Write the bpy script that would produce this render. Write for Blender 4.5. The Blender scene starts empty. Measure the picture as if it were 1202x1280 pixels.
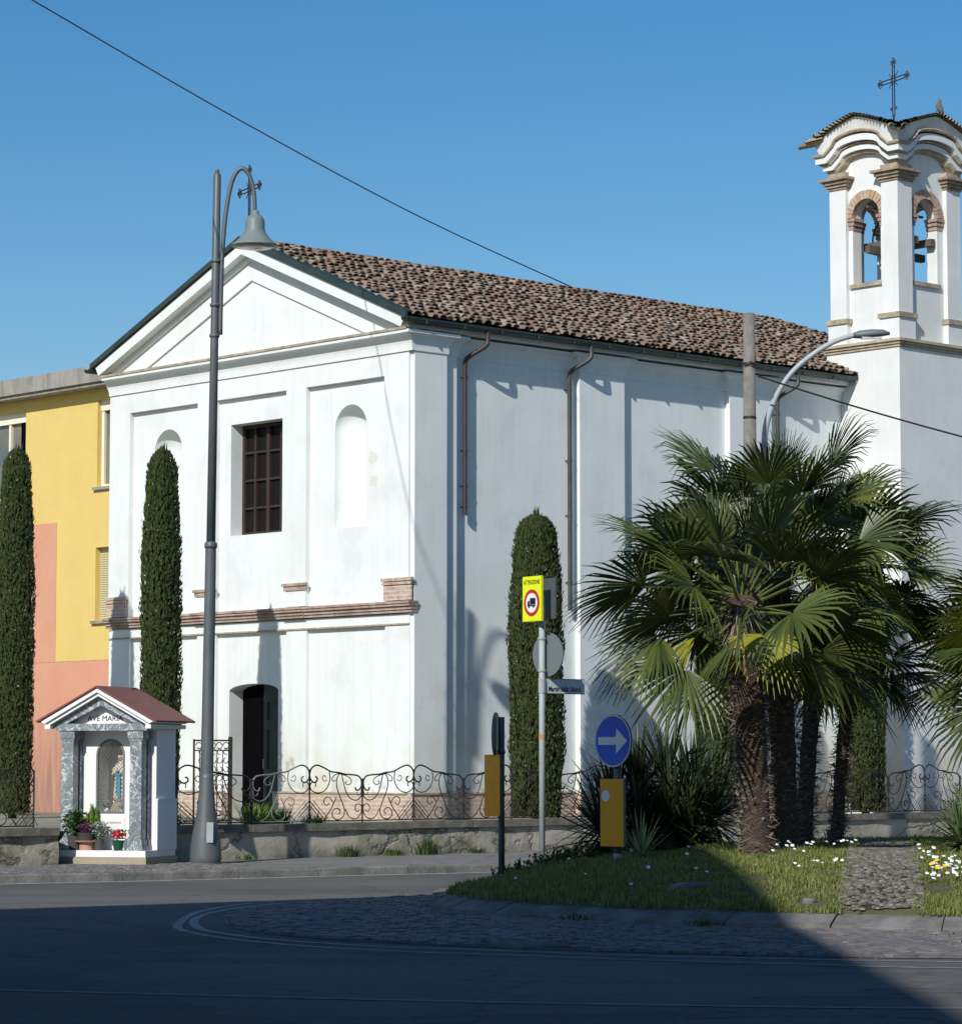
import bpy, math, random
from math import sin, cos, pi, radians, atan2, sqrt, exp
from mathutils import Vector, Matrix, geometry, noise
random.seed(7)
scn = bpy.context.scene
COL = scn.collection

# ------------------------------------------------------------------ camera
FPX, HOR, EYE = 3700.0, 954.0, 1.6
PITCH = math.atan((HOR - 640) / FPX)
cd = bpy.data.cameras.new('camera'); cam = bpy.data.objects.new('camera', cd); COL.objects.link(cam)
cam.location = (0, 0, EYE); cam.rotation_euler = (radians(90) + PITCH, 0, 0)
cd.sensor_fit = 'HORIZONTAL'; cd.sensor_width = 36; cd.lens = 36 * FPX / 1202
cd.clip_end = 3000; cd.clip_start = .1
scn.camera = cam

# ------------------------------------------------------------------ light
SX, SY = 0.4187, 0.9081          # horizontal travel of the sunlight
ELEV = radians(34.5)
w = bpy.data.worlds.new('World'); scn.world = w; w.use_nodes = True
nt = w.node_tree; nt.nodes.clear()
sky = nt.nodes.new('ShaderNodeTexSky'); sky.sky_type = 'NISHITA'; sky.sun_disc = False
sky.sun_elevation = ELEV; sky.sun_rotation = atan2(-SX, -SY)
sky.air_density = 1.0; sky.dust_density = .6; sky.ozone_density = 2.2; sky.altitude = 50
bg = nt.nodes.new('ShaderNodeBackground'); bg.inputs['Strength'].default_value = .075
wo = nt.nodes.new('ShaderNodeOutputWorld')
hs = nt.nodes.new('ShaderNodeHueSaturation'); hs.inputs['Saturation'].default_value = 1.42; hs.inputs['Value'].default_value = 1.32
nt.links.new(sky.outputs[0], hs.inputs['Color']); nt.links.new(hs.outputs[0], bg.inputs[0]); nt.links.new(bg.outputs[0], wo.inputs[0])
sd = bpy.data.lights.new('sun', 'SUN'); sd.energy = 4.05; sd.angle = radians(.53); sd.color = (1, .972, .925)
sun = bpy.data.objects.new('sun', sd); COL.objects.link(sun); sun.location = (-20, -30, 40)
sun.rotation_euler = Vector((SX * cos(ELEV), SY * cos(ELEV), -sin(ELEV))).to_track_quat('-Z', 'Y').to_euler()
scn.view_settings.view_transform = 'Standard'; scn.view_settings.look = 'None'
scn.view_settings.exposure = 0.0; scn.view_settings.gamma = 1.0
scn.cycles.max_bounces = 6; scn.cycles.diffuse_bounces = 3

# ------------------------------------------------------------------ helpers
def ray(x, y):
    u = (x - 601) / FPX; v = (640 - y) / FPX
    return Vector((u, cos(PITCH) - v * sin(PITCH), sin(PITCH) + v * cos(PITCH)))
def atY(x, y, Y):
    d = ray(x, y); return Vector((0, 0, EYE)) + d * (Y / d.y)
def atZ(x, y, z):
    d = ray(x, y); return Vector((0, 0, EYE)) + d * ((z - EYE) / d.z)
YAW = radians(42.75)
EB = Vector((cos(YAW), sin(YAW), 0)); EA = Vector((-sin(YAW), cos(YAW), 0))
C0 = Vector((ray(510, 954).x / ray(510, 954).y * 51, 51, 0))
def L2W(x, y, z=0): return C0 + EB * x + EA * y + Vector((0, 0, z))

def mat(name, col, rough=.8, var=None, scale=4.0, amt=.5, bump=0.0, bscale=30.0, bdist=.02, metal=0.0, stretch=(1,1,1), isl=None, spec=.4, extra=None, detail=6, trans=0):
    m = bpy.data.materials.new(name); m.use_nodes = True
    n = m.node_tree.nodes; l = m.node_tree.links; b = n['Principled BSDF']
    b.inputs['Roughness'].default_value = rough; b.inputs['Metallic'].default_value = metal
    b.inputs['Specular IOR Level'].default_value = spec
    tc = n.new('ShaderNodeTexCoord'); mp = n.new('ShaderNodeMapping'); mp.inputs['Scale'].default_value = stretch
    l.new(tc.outputs['Object'], mp.inputs['Vector'])
    cur = None
    rgb = n.new('ShaderNodeRGB'); rgb.outputs[0].default_value = (*col, 1); cur = rgb.outputs[0]
    def mix(fac, a, bcol, mode='MIX'):
        mx = n.new('ShaderNodeMix'); mx.data_type = 'RGBA'; mx.blend_type = mode
        if isinstance(fac, (int, float)): mx.inputs['Factor'].default_value = fac
        else: l.new(fac, mx.inputs['Factor'])
        for k, s in ((6, a), (7, bcol)):
            if isinstance(s, tuple): mx.inputs[k].default_value = (*s, 1)
            else: l.new(s, mx.inputs[k])
        return mx.outputs[2]
    def noi(sc, det=6, vec=None, lo=.35, hi=.65, rough_=.6):
        t = n.new('ShaderNodeTexNoise'); t.inputs['Scale'].default_value = sc; t.inputs['Detail'].default_value = det
        t.inputs['Roughness'].default_value = rough_
        l.new(vec or mp.outputs[0], t.inputs['Vector'])
        r = n.new('ShaderNodeMapRange'); r.inputs[1].default_value = lo; r.inputs[2].default_value = hi
        l.new(t.outputs['Fac'], r.inputs[0]); return r.outputs[0]
    def mul(a, f):
        q = n.new('ShaderNodeMath'); q.operation = 'MULTIPLY'
        for k, s in ((0, a), (1, f)):
            if isinstance(s, (int, float)): q.inputs[k].default_value = s
            else: l.new(s, q.inputs[k])
        return q.outputs[0]
    if isl:                                   # colours picked per loose piece (tile, leaf, stone)
        g = n.new('ShaderNodeNewGeometry'); cr = n.new('ShaderNodeValToRGB')
        while len(cr.color_ramp.elements) > 1: cr.color_ramp.elements.remove(cr.color_ramp.elements[-1])
        cr.color_ramp.elements[0].position = 0; cr.color_ramp.elements[0].color = (*isl[0], 1)
        for k, c in enumerate(isl[1:], 1):
            e = cr.color_ramp.elements.new(k / (len(isl) - 1)); e.color = (*c, 1)
        l.new(g.outputs['Random Per Island'], cr.inputs[0]); cur = cr.outputs[0]
    if var is not None:
        cur = mix(mul(noi(scale, detail), amt), cur, var)
    ctx = dict(n=n, l=l, b=b, mp=mp, tc=tc, mix=mix, noi=noi, mul=mul)
    if extra: cur = extra(ctx, cur)
    l.new(cur, b.inputs['Base Color'])
    if bump:
        t = n.new('ShaderNodeTexNoise'); t.inputs['Scale'].default_value = bscale; t.inputs['Detail'].default_value = 5
        l.new(mp.outputs[0], t.inputs['Vector'])
        bp = n.new('ShaderNodeBump'); bp.inputs['Strength'].default_value = bump; bp.inputs['Distance'].default_value = bdist
        h = ctx.get('height')
        if h is not None:
            ad = n.new('ShaderNodeMath'); ad.operation = 'ADD'; l.new(mul(t.outputs['Fac'], .35), ad.inputs[0]); l.new(h, ad.inputs[1]); l.new(ad.outputs[0], bp.inputs['Height'])
        else: l.new(t.outputs['Fac'], bp.inputs['Height'])
        l.new(bp.outputs[0], b.inputs['Normal'])
    if trans:
        tr = n.new('ShaderNodeBsdfTranslucent'); l.new(cur, tr.inputs[0])
        ms = n.new('ShaderNodeMixShader'); ms.inputs[0].default_value = trans
        out = n['Material Output']; l.new(b.outputs[0], ms.inputs[1]); l.new(tr.outputs[0], ms.inputs[2]); l.new(ms.outputs[0], out.inputs[0])
    return m

def sepz(c, k='Z'):
    s = c['n'].new('ShaderNodeSeparateXYZ'); c['l'].new(c['tc'].outputs['Object'], s.inputs[0]); return s.outputs[k]
def rng(c, v, a, b2):
    r = c['n'].new('ShaderNodeMapRange'); r.inputs[1].default_value = a; r.inputs[2].default_value = b2
    c['l'].new(v, r.inputs[0]); return r.outputs[0]

class MB:
    def __init__(s): s.v = []; s.f = []; s.mi = []; s.cur = 0
    def add(s, vs, fs):
        o = len(s.v); s.v += [tuple(p) for p in vs]
        for f in fs: s.f.append(tuple(i + o for i in f)); s.mi.append(s.cur)
    def box(s, a, b, rz=0, piv=None):
        x0, y0, z0 = a; x1, y1, z1 = b
        vs = [Vector(p) for p in ((x0,y0,z0),(x1,y0,z0),(x1,y1,z0),(x0,y1,z0),(x0,y0,z1),(x1,y0,z1),(x1,y1,z1),(x0,y1,z1))]
        if rz:
            M = Matrix.Rotation(rz, 3, 'Z'); pv = Vector(piv or ((x0+x1)/2, (y0+y1)/2, 0))
            vs = [M @ (p - pv) + pv for p in vs]
        s.add(vs, [(0,3,2,1),(4,5,6,7),(0,1,5,4),(1,2,6,5),(2,3,7,6),(3,0,4,7)])
    def prism(s, poly, ext):
        n = len(poly); ext = Vector(ext); p = [Vector(q) for q in poly]
        vs = p + [q + ext for q in p]
        s.add(vs, [tuple(range(n))[::-1], tuple(range(n, 2*n))] + [(i, (i+1) % n, n + (i+1) % n, n + i) for i in range(n)])
    def tube(s, pts, r, seg=6, caps=True):
        pts = [Vector(p) for p in pts]; n = len(pts)
        rs = r if isinstance(r, (list, tuple)) else [r] * n
        vs = []; prev = None
        for i, p in enumerate(pts):
            t = (pts[min(i+1, n-1)] - pts[max(i-1, 0)]); t = t.normalized() if t.length > 1e-9 else Vector((0,0,1))
            if prev is None:
                a = t.cross(Vector((0, 0, 1)));
                if a.length < .05: a = t.cross(Vector((1, 0, 0)))
                a.normalize()
            else:
                a = prev - t * prev.dot(t); a.normalize()
            prev = a; bb = t.cross(a)
            for k in range(seg):
                an = 2*pi*k/seg; vs.append(p + (a*cos(an) + bb*sin(an)) * rs[i])
        fs = [(i*seg+k, i*seg+(k+1) % seg, (i+1)*seg+(k+1) % seg, (i+1)*seg+k) for i in range(n-1) for k in range(seg)]
        if caps: fs += [tuple(range(seg))[::-1], tuple((n-1)*seg+k for k in range(seg))]
        s.add(vs, fs)
    def lathe(s, prof, c=(0,0,0), seg=20, cap=True, sx=1, sy=1):
        vs = []; c = Vector(c)
        for (r, z) in prof:
            for k in range(seg):
                an = 2*pi*k/seg; vs.append(c + Vector((r*cos(an)*sx, r*sin(an)*sy, z)))
        n = len(prof)
        fs = [(i*seg+k, i*seg+(k+1) % seg, (i+1)*seg+(k+1) % seg, (i+1)*seg+k) for i in range(n-1) for k in range(seg)]
        if cap: fs += [tuple(range(seg))[::-1], tuple((n-1)*seg+k for k in range(seg))]
        s.add(vs, fs)
    def build(s, name, m, parent=None, smooth=False, **kw):
        me = bpy.data.meshes.new(name); me.from_pydata(s.v, [], s.f)
        ms = m if isinstance(m, (list, tuple)) else [m]
        for q in ms: me.materials.append(q)
        if len(ms) > 1: me.polygons.foreach_set('material_index', s.mi)
        if smooth: me.polygons.foreach_set('use_smooth', [True] * len(me.polygons))
        me.update()
        o = bpy.data.objects.new(name, me); COL.objects.link(o)
        if parent: o.parent = parent
        tag(o, **kw); return o
def tag(o, label=None, cat=None, group=None, kind=None):
    if label: o['label'] = label
    if cat: o['category'] = cat
    if group: o['group'] = group
    if kind: o['kind'] = kind
def empty(name, loc, rz, label, cat, group=None):
    o = bpy.data.objects.new(name, None); COL.objects.link(o); o.location = loc; o.rotation_euler = (0, 0, rz)
    o.empty_display_size = .3; tag(o, label, cat, group); return o
def spline(P, n=6):
    P = [Vector(p) for p in P]; out = []
    for i in range(len(P) - 1):
        a, b, c, d = P[max(i-1, 0)], P[i], P[i+1], P[min(i+2, len(P)-1)]
        for k in range(n):
            t = k / n
            out.append(.5 * ((2*b) + (c-a)*t + (2*a-5*b+4*c-d)*t*t + (3*b-a-3*c+d)*t**3))
    out.append(P[-1]); return out
def wall_holes(mb, outline, holes, P):
    """flat sheet with holes; 2D coordinates mapped by P(a, b)"""
    loops = [[Vector((a, b, 0)) for a, b in outline]] + [[Vector((a, b, 0)) for a, b in h] for h in holes]
    tris = geometry.tessellate_polygon(loops); flat = [q for lp in loops for q in lp]
    mb.add([P(q.x, q.y) for q in flat], [tuple(t) for t in tris])
def reveal(mb, loop, P0, P1, closed=True):
    n = len(loop); vs = [P0(a, b) for a, b in loop] + [P1(a, b) for a, b in loop]
    mb.add(vs, [(i, (i+1) % n, n+(i+1) % n, n+i) for i in range(n if closed else n-1)])
def arch(x0, x1, z0, zs, rise, n=14):
    c = (x0+x1)/2; r = (x1-x0)/2
    return [(x0, z0), (x1, z0)] + [(c + r*cos(pi*k/n), zs + rise*sin(pi*k/n)) for k in range(n+1)]
def text(name, s, size, M, m, parent, ext=.002, sx=1.0, align='CENTER', bold=0):
    cu = bpy.data.curves.new(name, 'FONT'); cu.body = s; cu.size = size; cu.align_x = align; cu.align_y = 'CENTER'
    cu.extrude = ext; cu.offset = bold; cu.resolution_u = 3
    o = bpy.data.objects.new(name + '_tmp', cu); COL.objects.link(o); bpy.context.view_layer.update()
    me = bpy.data.meshes.new_from_object(o.evaluated_get(bpy.context.evaluated_depsgraph_get()))
    bpy.data.objects.remove(o); bpy.data.curves.remove(cu)
    me.transform(M @ Matrix.Diagonal((sx, 1, 1, 1))); me.materials.clear(); me.materials.append(m)
    r = bpy.data.objects.new(name, me); COL.objects.link(r); r.parent = parent; return r

# ------------------------------------------------------------------ materials
def plaster_extra(zlo=.6, patches=()):
    def f(c, cur):
        n, l = c['n'], c['l']
        mp2 = n.new('ShaderNodeMapping'); mp2.inputs['Scale'].default_value = (5, 5, .35); l.new(c['tc'].outputs['Object'], mp2.inputs[0])
        st = c['noi'](1.6, 6, mp2.outputs[0], .5, .78)
        cur = c['mix'](c['mul'](st, .24), cur, (.50, .53, .51))
        z = sepz(c)
        low = rng(c, z, 2.5, .9); nn = c['noi'](1.3, 8, None, .42, .66)
        cur = c['mix'](c['mul'](c['mul'](low, nn), .9), cur, (.64, .57, .40))
        bl = c['noi'](.55, 5, None, .48, .62); cur = c['mix'](c['mul'](bl, .16), cur, (.60, .60, .52))
        low2 = rng(c, z, 1.45, 1.0); n3 = c['noi'](2.2, 10, None, .50, .56)
        cur = c['mix'](c['mul'](c['mul'](low2, n3), .8), cur, (.42, .42, .38))
        for (px_, py_, pz_, r, colr) in patches:
            d = n.new('ShaderNodeVectorMath'); d.operation = 'DISTANCE'; l.new(c['tc'].outputs['Object'], d.inputs[0]); d.inputs[1].default_value = (px_, py_, pz_)
            nz = c['noi'](5, 8, None, .2, .8)
            ad = n.new('ShaderNodeMath'); ad.operation = 'MULTIPLY_ADD'; l.new(nz, ad.inputs[0]); ad.inputs[1].default_value = r * 1.6; l.new(d.outputs['Value'], ad.inputs[2])
            k = rng(c, ad.outputs[0], r * 1.45, r * 1.25)
            cur = c['mix'](c['mul'](k, .75), cur, colr)
        bl2 = c['noi'](.9, 9, None, .56, .60); cur = c['mix'](c['mul'](bl2, .13), cur, (.55, .56, .52))
        t = c['noi'](22, 3, None, .70, .76)
        cur = c['mix'](c['mul'](t, .35), cur, (.42, .42, .40))
        return cur
    return f
M = {}
M['plaster'] = mat('white_plaster', (.80, .845, .815), .9, (.72, .745, .735), .9, .55, .09, 26, .02, extra=plaster_extra(patches=((.1, 3.30, 1.62, .26, (.42,.42,.38)), (.1, 1.05, 6.95, .2, (.66,.68,.55)), (.1, 1.05, 6.55, .16, (.66,.68,.55)))), spec=.2)
M['plaster2'] = mat('tower_plaster', (.80, .81, .79), .9, (.66, .68, .66), .8, .6, .10, 24, .02, spec=.2, extra=plaster_extra())
M['shrine_white'] = mat('white_paint', (.84, .84, .82), .7, (.78, .79, .77), 3, .4, .05, 40, .01)
def brick_x(sx, sz, c1, c2, mortar, msize=.02):
    def f(c, cur):
        n, l = c['n'], c['l']
        cb = n.new('ShaderNodeCombineXYZ'); s = n.new('ShaderNodeSeparateXYZ'); l.new(c['tc'].outputs['Object'], s.inputs[0])
        ad = n.new('ShaderNodeMath'); ad.operation = 'ADD'; l.new(s.outputs['X'], ad.inputs[0]); l.new(s.outputs['Y'], ad.inputs[1])
        l.new(ad.outputs[0], cb.inputs[0]); l.new(s.outputs['Z'], cb.inputs[1])
        b = n.new('ShaderNodeTexBrick'); b.inputs['Scale'].default_value = 1; b.inputs['Brick Width'].default_value = sx
        b.inputs['Row Height'].default_value = sz; b.inputs['Mortar Size'].default_value = msize
        b.inputs['Color1'].default_value = (*c1, 1); b.inputs['Color2'].default_value = (*c2, 1); b.inputs['Mortar'].default_value = (*mortar, 1)
        l.new(cb.outputs[0], b.inputs['Vector'])
        q = c['mix'](c['mul'](c['noi'](3, 8), .6), b.outputs['Color'], (.62, .55, .45))
        return c['mix'](c['mul'](c['noi'](9, 6, None, .5, .7), .5), q, (.2, .16, .13))
    return f
M['brick'] = mat('old_brick', (.45, .27, .19), .9, bump=.5, bscale=30, bdist=.02, extra=brick_x(.26, .075, (.46,.25,.17), (.55,.38,.27), (.58,.53,.45), .012))
M['brickpink'] = mat('terracotta_moulding', (.34, .20, .16), .9, (.22, .15, .12), 5, .8, .4, 30, .02, extra=brick_x(.24, .3, (.32,.18,.145), (.37,.23,.19), (.30,.22,.18), .008))
M['brickbuff'] = mat('weathered_brick', (.50, .42, .30), .9, (.24, .20, .15), 6, .8, .4, 30, .02)
M['capbrick'] = mat('capital_brick', (.42,.33,.245), .9, (.20,.15,.11), 8, .8, .4, 30, .02)
M['voussoir'] = mat('arch_brick', (.5,.33,.22), .9, isl=[(.52,.30,.19), (.58,.46,.32), (.45,.26,.17), (.60,.50,.38)], var=(.3,.22,.15), scale=12, amt=.5)
M['tile'] = mat('old_roof_tile', (.3,.2,.15), .9, isl=[(.10,.07,.052), (.19,.12,.08), (.26,.125,.075), (.15,.095,.068), (.27,.20,.14), (.21,.12,.08), (.12,.082,.06), (.36,.31,.24), (.23,.145,.095), (.17,.105,.07)], var=(.36,.32,.25), scale=1.6, amt=.42, bump=.5, bscale=50, bdist=.01)
M['tilebase'] = mat('roof_underlay', (.06,.042,.032), .95)
M['copper'] = mat('dark_green_gutter', (.035,.06,.055), .45, (.08,.11,.10), 3, .6, .1, metal=.3)
M['flash'] = mat('green_flashing', (.03,.048,.044), .5, (.06,.085,.08), 2, .7, .1, metal=.2)
M['pipe_brown'] = mat('brown_downpipe', (.040,.030,.027), .5, (.07,.052,.045), 4, .6)
M['pipe_green'] = mat('green_downpipe', (.04,.05,.045), .5, (.09,.095,.08), 3, .6)
M['wood'] = mat('brown_wood', (.034,.021,.016), .7, (.06,.038,.028), 12, .6, stretch=(1,1,.2))
M['glass'] = mat('dark_glass', (.012,.010,.010), .5, spec=.12)
M['dark'] = mat('interior_shade_black', (.004,.004,.005), 1.0, spec=0)  # near-black colour painted for the shade inside openings
M['doorgreen'] = mat('dark_door_wood', (.028,.040,.038), .5, (.05,.06,.055), 10, .5, stretch=(1,1,.2))
M['iron'] = mat('wrought_iron', (.022,.020,.020), .6, (.06,.035,.025), 14, .6)
M['ironglint'] = mat('sun_glint_iron', (.22,.23,.23), .6, (.10,.08,.07), 14, .5)  # wrought iron coloured paler to paint in a sun glint
M['lampgrey'] = mat('grey_lamp_paint', (.10,.115,.12), .5, (.15,.165,.165), 2, .6, .1, 60, .005, metal=.2)
M['lamphead'] = mat('green_grey_lamp_paint', (.17,.21,.20), .5, (.22,.26,.25), 3, .5)
M['lens'] = mat('lamp_lens', (.55,.56,.52), .2)
M['galv'] = mat('galvanised_steel', (.40,.44,.45), .5, (.32,.35,.36), 6, .6)
M['galvdark'] = mat('dark_grey_steel', (.10,.12,.13), .5, (.15,.17,.18), 6, .5, metal=.3)
M['signback'] = mat('grey_sign_back', (.155,.18,.185), .5, (.13,.15,.16), 5, .5)
M['orange'] = mat('orange_reflective', (.95,.40,.005), .5, (.80,.31,.005), 5, .5)
M['yellowf'] = mat('fluorescent_yellow', (.80,.88,.01), .5)
M['red'] = mat('sign_red', (.52,.02,.02), .5)
M['blue'] = mat('sign_blue', (.010,.11,.70), .35, (.01,.08,.58), 3, .5)
M['white'] = mat('sign_white', (.80,.82,.82), .5)
M['black'] = mat('sign_black', (.01,.01,.012), .5)
M['streetsign'] = mat('street_plate', (.78,.80,.76), .5, (.52,.56,.54), 5, .5)
def concrete_streak(c, cur):
    mp2 = c['n'].new('ShaderNodeMapping'); mp2.inputs['Scale'].default_value = (3, 3, .8); c['l'].new(c['tc'].outputs['Object'], mp2.inputs[0])
    return c['mix'](c['mul'](c['noi'](2, 8, mp2.outputs[0], .42, .7), .6), cur, (.15,.14,.12))
M['concrete'] = mat('weathered_concrete', (.36,.34,.30), .95, (.3,.28,.25), 3, .5, .4, 30, .02, extra=concrete_streak)
M['polec'] = mat('pole_concrete', (.24,.225,.20), .95, (.15,.14,.12), 8, .8, .5, 40, .01)
M['yellow'] = mat('yellow_plaster', (.74,.56,.19), .9, (.68,.50,.16), 1.5, .6, .35, 40, .02, spec=.2)
M['frame'] = mat('cream_frame', (.80,.77,.60), .6)
M['winglass'] = mat('window_glass', (.10,.12,.12), .1, (.22,.19,.13), 1.2, 1.0, spec=.8)
M['shutter'] = mat('slatted_shutter', (.55,.50,.30), .7)
def pink_x(c, cur):
    z = sepz(c); k = rng(c, z, 3.0, 1.2)
    mp2 = c['n'].new('ShaderNodeMapping'); mp2.inputs['Scale'].default_value = (6, 6, .5); c['l'].new(c['tc'].outputs['Object'], mp2.inputs[0])
    return c['mix'](c['mul'](c['mul'](k, c['noi'](1.2, 8, mp2.outputs[0], .25, .6)), .9), cur, (.30,.19,.15))
M['pink'] = mat('salmon_plaster', (.68,.34,.22), .9, (.62,.30,.20), 1.5, .6, .35, 40, .02, extra=pink_x, spec=.2)
M['marooned'] = mat('maroon_sheet', (.20,.055,.045), .55, (.25,.09,.075), 3, .5)
def marble_x(c, cur):
    n, l = c['n'], c['l']
    t = n.new('ShaderNodeTexNoise'); t.inputs['Scale'].default_value = 3.2; t.inputs['Detail'].default_value = 4; t.inputs['Distortion'].default_value = 2.2
    l.new(c['tc'].outputs['Object'], t.inputs['Vector'])
    a = n.new('ShaderNodeMath'); a.operation = 'SUBTRACT'; l.new(t.outputs['Fac'], a.inputs[0]); a.inputs[1].default_value = .5
    b = n.new('ShaderNodeMath'); b.operation = 'ABSOLUTE'; l.new(a.outputs[0], b.inputs[0])
    cur = c['mix'](rng(c, b.outputs[0], .03, .0), cur, (.62,.66,.66))
    t2 = n.new('ShaderNodeTexNoise'); t2.inputs['Scale'].default_value = 13; t2.inputs['Detail'].default_value = 3; t2.inputs['Distortion'].default_value = 2
    l.new(c['tc'].outputs['Object'], t2.inputs['Vector'])
    a2 = n.new('ShaderNodeMath'); a2.operation = 'SUBTRACT'; l.new(t2.outputs['Fac'], a2.inputs[0]); a2.inputs[1].default_value = .52
    b2 = n.new('ShaderNodeMath'); b2.operation = 'ABSOLUTE'; l.new(a2.outputs[0], b2.inputs[0])
    return c['mix'](c['mul'](rng(c, b2.outputs[0], .03, .0), .6), cur, (.5,.54,.55))
M['marble'] = mat('grey_veined_marble', (.14,.17,.18), .3, (.24,.28,.29), 3, .8, extra=marble_x)
M['granite'] = mat('speckled_granite', (.44,.38,.27), .8, (.28,.24,.17), 60, .9, .2, 60, .005)
def wall_x(c, cur):
    n, l = c['n'], c['l']
    v = n.new('ShaderNodeTexVoronoi'); v.feature = 'DISTANCE_TO_EDGE'; v.inputs['Scale'].default_value = .62
    mp3 = n.new('ShaderNodeMapping'); mp3.inputs['Scale'].default_value = (1, 1, 1.6); l.new(c['tc'].outputs['Object'], mp3.inputs[0])
    nz = n.new('ShaderNodeTexNoise'); nz.inputs['Scale'].default_value = 3; nz.inputs['Detail'].default_value = 6; l.new(mp3.outputs[0], nz.inputs['Vector'])
    va = n.new('ShaderNodeVectorMath'); va.operation = 'MULTIPLY_ADD'; l.new(nz.outputs['Color'], va.inputs[0]); va.inputs[1].default_value = (.5,.5,.5); l.new(mp3.outputs[0], va.inputs[2])
    l.new(va.outputs[0], v.inputs['Vector'])
    crack = rng(c, v.outputs['Distance'], .016, .0)
    cur = c['mix'](c['mul'](c['noi'](2.2, 8, None, .45, .6), .75), cur, (.20,.19,.12))
    cur = c['mix'](c['mul'](c['noi'](1.1, 8, None, .5, .62), .7), cur, (.52,.47,.38))
    cur = c['mix'](c['mul'](crack, .8), cur, (.10,.09,.065))
    z = sepz(c)
    cur = c['mix'](c['mul'](c['mul'](rng(c, z, .30, .12), c['noi'](4, 8, None, .4, .6)), .7), cur, (.10,.11,.06))
    c['height'] = c['mul'](rng(c, v.outputs['Distance'], .0, .03), .6)
    return cur
M['lowwall'] = mat('cracked_plaster_wall', (.43,.39,.31), .95, (.34,.31,.25), 5, .8, .9, 14, .03, extra=wall_x)
M['cap'] = mat('mossy_stone_cap', (.21,.195,.16), .95, (.11,.105,.08), 6, .9, .5, 30, .02)
def asphalt_wear(c, cur):
    n, l = c['n'], c['l']
    nz = n.new('ShaderNodeTexNoise'); nz.inputs['Scale'].default_value = 1.5; nz.inputs['Detail'].default_value = 6; l.new(c['mp'].outputs[0], nz.inputs['Vector'])
    va = n.new('ShaderNodeVectorMath'); va.operation = 'MULTIPLY_ADD'; l.new(nz.outputs['Color'], va.inputs[0]); va.inputs[1].default_value = (1.2,1.2,1.2); l.new(c['mp'].outputs[0], va.inputs[2])
    v = n.new('ShaderNodeTexVoronoi'); v.feature = 'DISTANCE_TO_EDGE'; v.inputs['Scale'].default_value = .32; l.new(va.outputs[0], v.inputs['Vector'])
    cur = c['mix'](c['mul'](rng(c, v.outputs['Distance'], .012, .0), .7), cur, (.045,.045,.043))
    v2 = n.new('ShaderNodeTexVoronoi'); v2.inputs['Scale'].default_value = .16; l.new(va.outputs[0], v2.inputs['Vector'])
    cur = c['mix'](c['mul'](rng(c, v2.outputs['Color'], .55, .6), .28), cur, (.20,.195,.18))
    mp2 = n.new('ShaderNodeMapping'); mp2.inputs['Scale'].default_value = (.12, .9, 1); mp2.inputs['Rotation'].default_value = (0, 0, .35); l.new(c['tc'].outputs['Object'], mp2.inputs[0])
    return c['mix'](c['mul'](c['noi'](2, 5, mp2.outputs[0], .5, .72), .5), cur, (.075,.074,.070))
M['asphalt'] = mat('asphalt', (.150,.147,.133), .95, (.095,.095,.088), .25, .9, .5, 90, .008, extra=lambda c, cur: asphalt_wear(c, c['mix'](c['mul'](c['noi'](160, 2, None, .58, .66), .5), c['mix'](c['mul'](c['noi'](7, 6, None, .5, .7), .5), cur, (.07,.071,.069)), (.24,.24,.23))), spec=.15)
M['asphalt_patch'] = mat('dark_asphalt_seal', (.03,.031,.033), .9, (.045,.046,.048), 3, .6, .4, 90, .008)
M['paint'] = mat('worn_road_paint', (.36,.36,.35), .8, (.12,.12,.12), 6, .8, .2)
M['paintbright'] = mat('white_road_paint', (.62,.62,.60), .8, (.25,.25,.24), 4, .6, .2)
M['kerb'] = mat('stone_kerb', (.22,.215,.195), .95, (.10,.10,.085), 3.0, .9, .6, 25, .02)
M['pave'] = mat('worn_pavement', (.21,.20,.185), .95, (.13,.125,.11), 2.5, .8, .5, 40, .015)
M['cobble'] = mat('porphyry_cobble', (.14,.12,.12), .75, isl=[(.12,.115,.12), (.21,.19,.18), (.15,.13,.125), (.27,.24,.22)], var=(.11,.105,.10), scale=20, amt=.5, bump=.4, bscale=50, bdist=.005)
M['joint'] = mat('joint_earth', (.04,.036,.030), 1)
M['pebble'] = mat('river_pebble', (.3,.28,.25), .85, isl=[(.11,.10,.08), (.18,.16,.13), (.07,.065,.05), (.27,.245,.20), (.09,.09,.05)])
M['soil'] = mat('turf_soil', (.075,.085,.03), 1, (.13,.11,.06), 3, .8)
M['grass'] = mat('grass_blade', (.09,.16,.02), .7, isl=[(.10,.15,.025), (.19,.24,.045), (.26,.29,.07), (.14,.20,.03), (.38,.33,.15), (.17,.20,.05)], trans=.3)
M['weed'] = mat('weed_leaf', (.05,.09,.02), .7, isl=[(.035,.07,.015), (.07,.12,.025), (.09,.13,.03)], trans=.2)
M['petalw'] = mat('white_petal', (.82,.82,.80), .7)
M['petaly'] = mat('yellow_petal', (.85,.60,.02), .7)
M['petalr'] = mat('red_petal', (.62,.02,.03), .6, isl=[(.60,.015,.025), (.70,.06,.06), (.42,.01,.02)])
M['petalp'] = mat('purple_petal', (.16,.03,.13), .7, isl=[(.13,.02,.11), (.24,.06,.20), (.10,.02,.07)])
M['cypress'] = mat('cypress_foliage', (.03,.05,.012), .8, isl=[(.028,.046,.012), (.045,.068,.015), (.062,.085,.018), (.036,.056,.014), (.085,.10,.025)], trans=.1)
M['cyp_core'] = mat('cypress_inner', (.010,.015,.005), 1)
M['bark'] = mat('cypress_bark', (.10,.075,.05), .95, (.05,.04,.03), 10, .7)
M['cone'] = mat('cypress_cone', (.42,.42,.38), .8)
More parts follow.
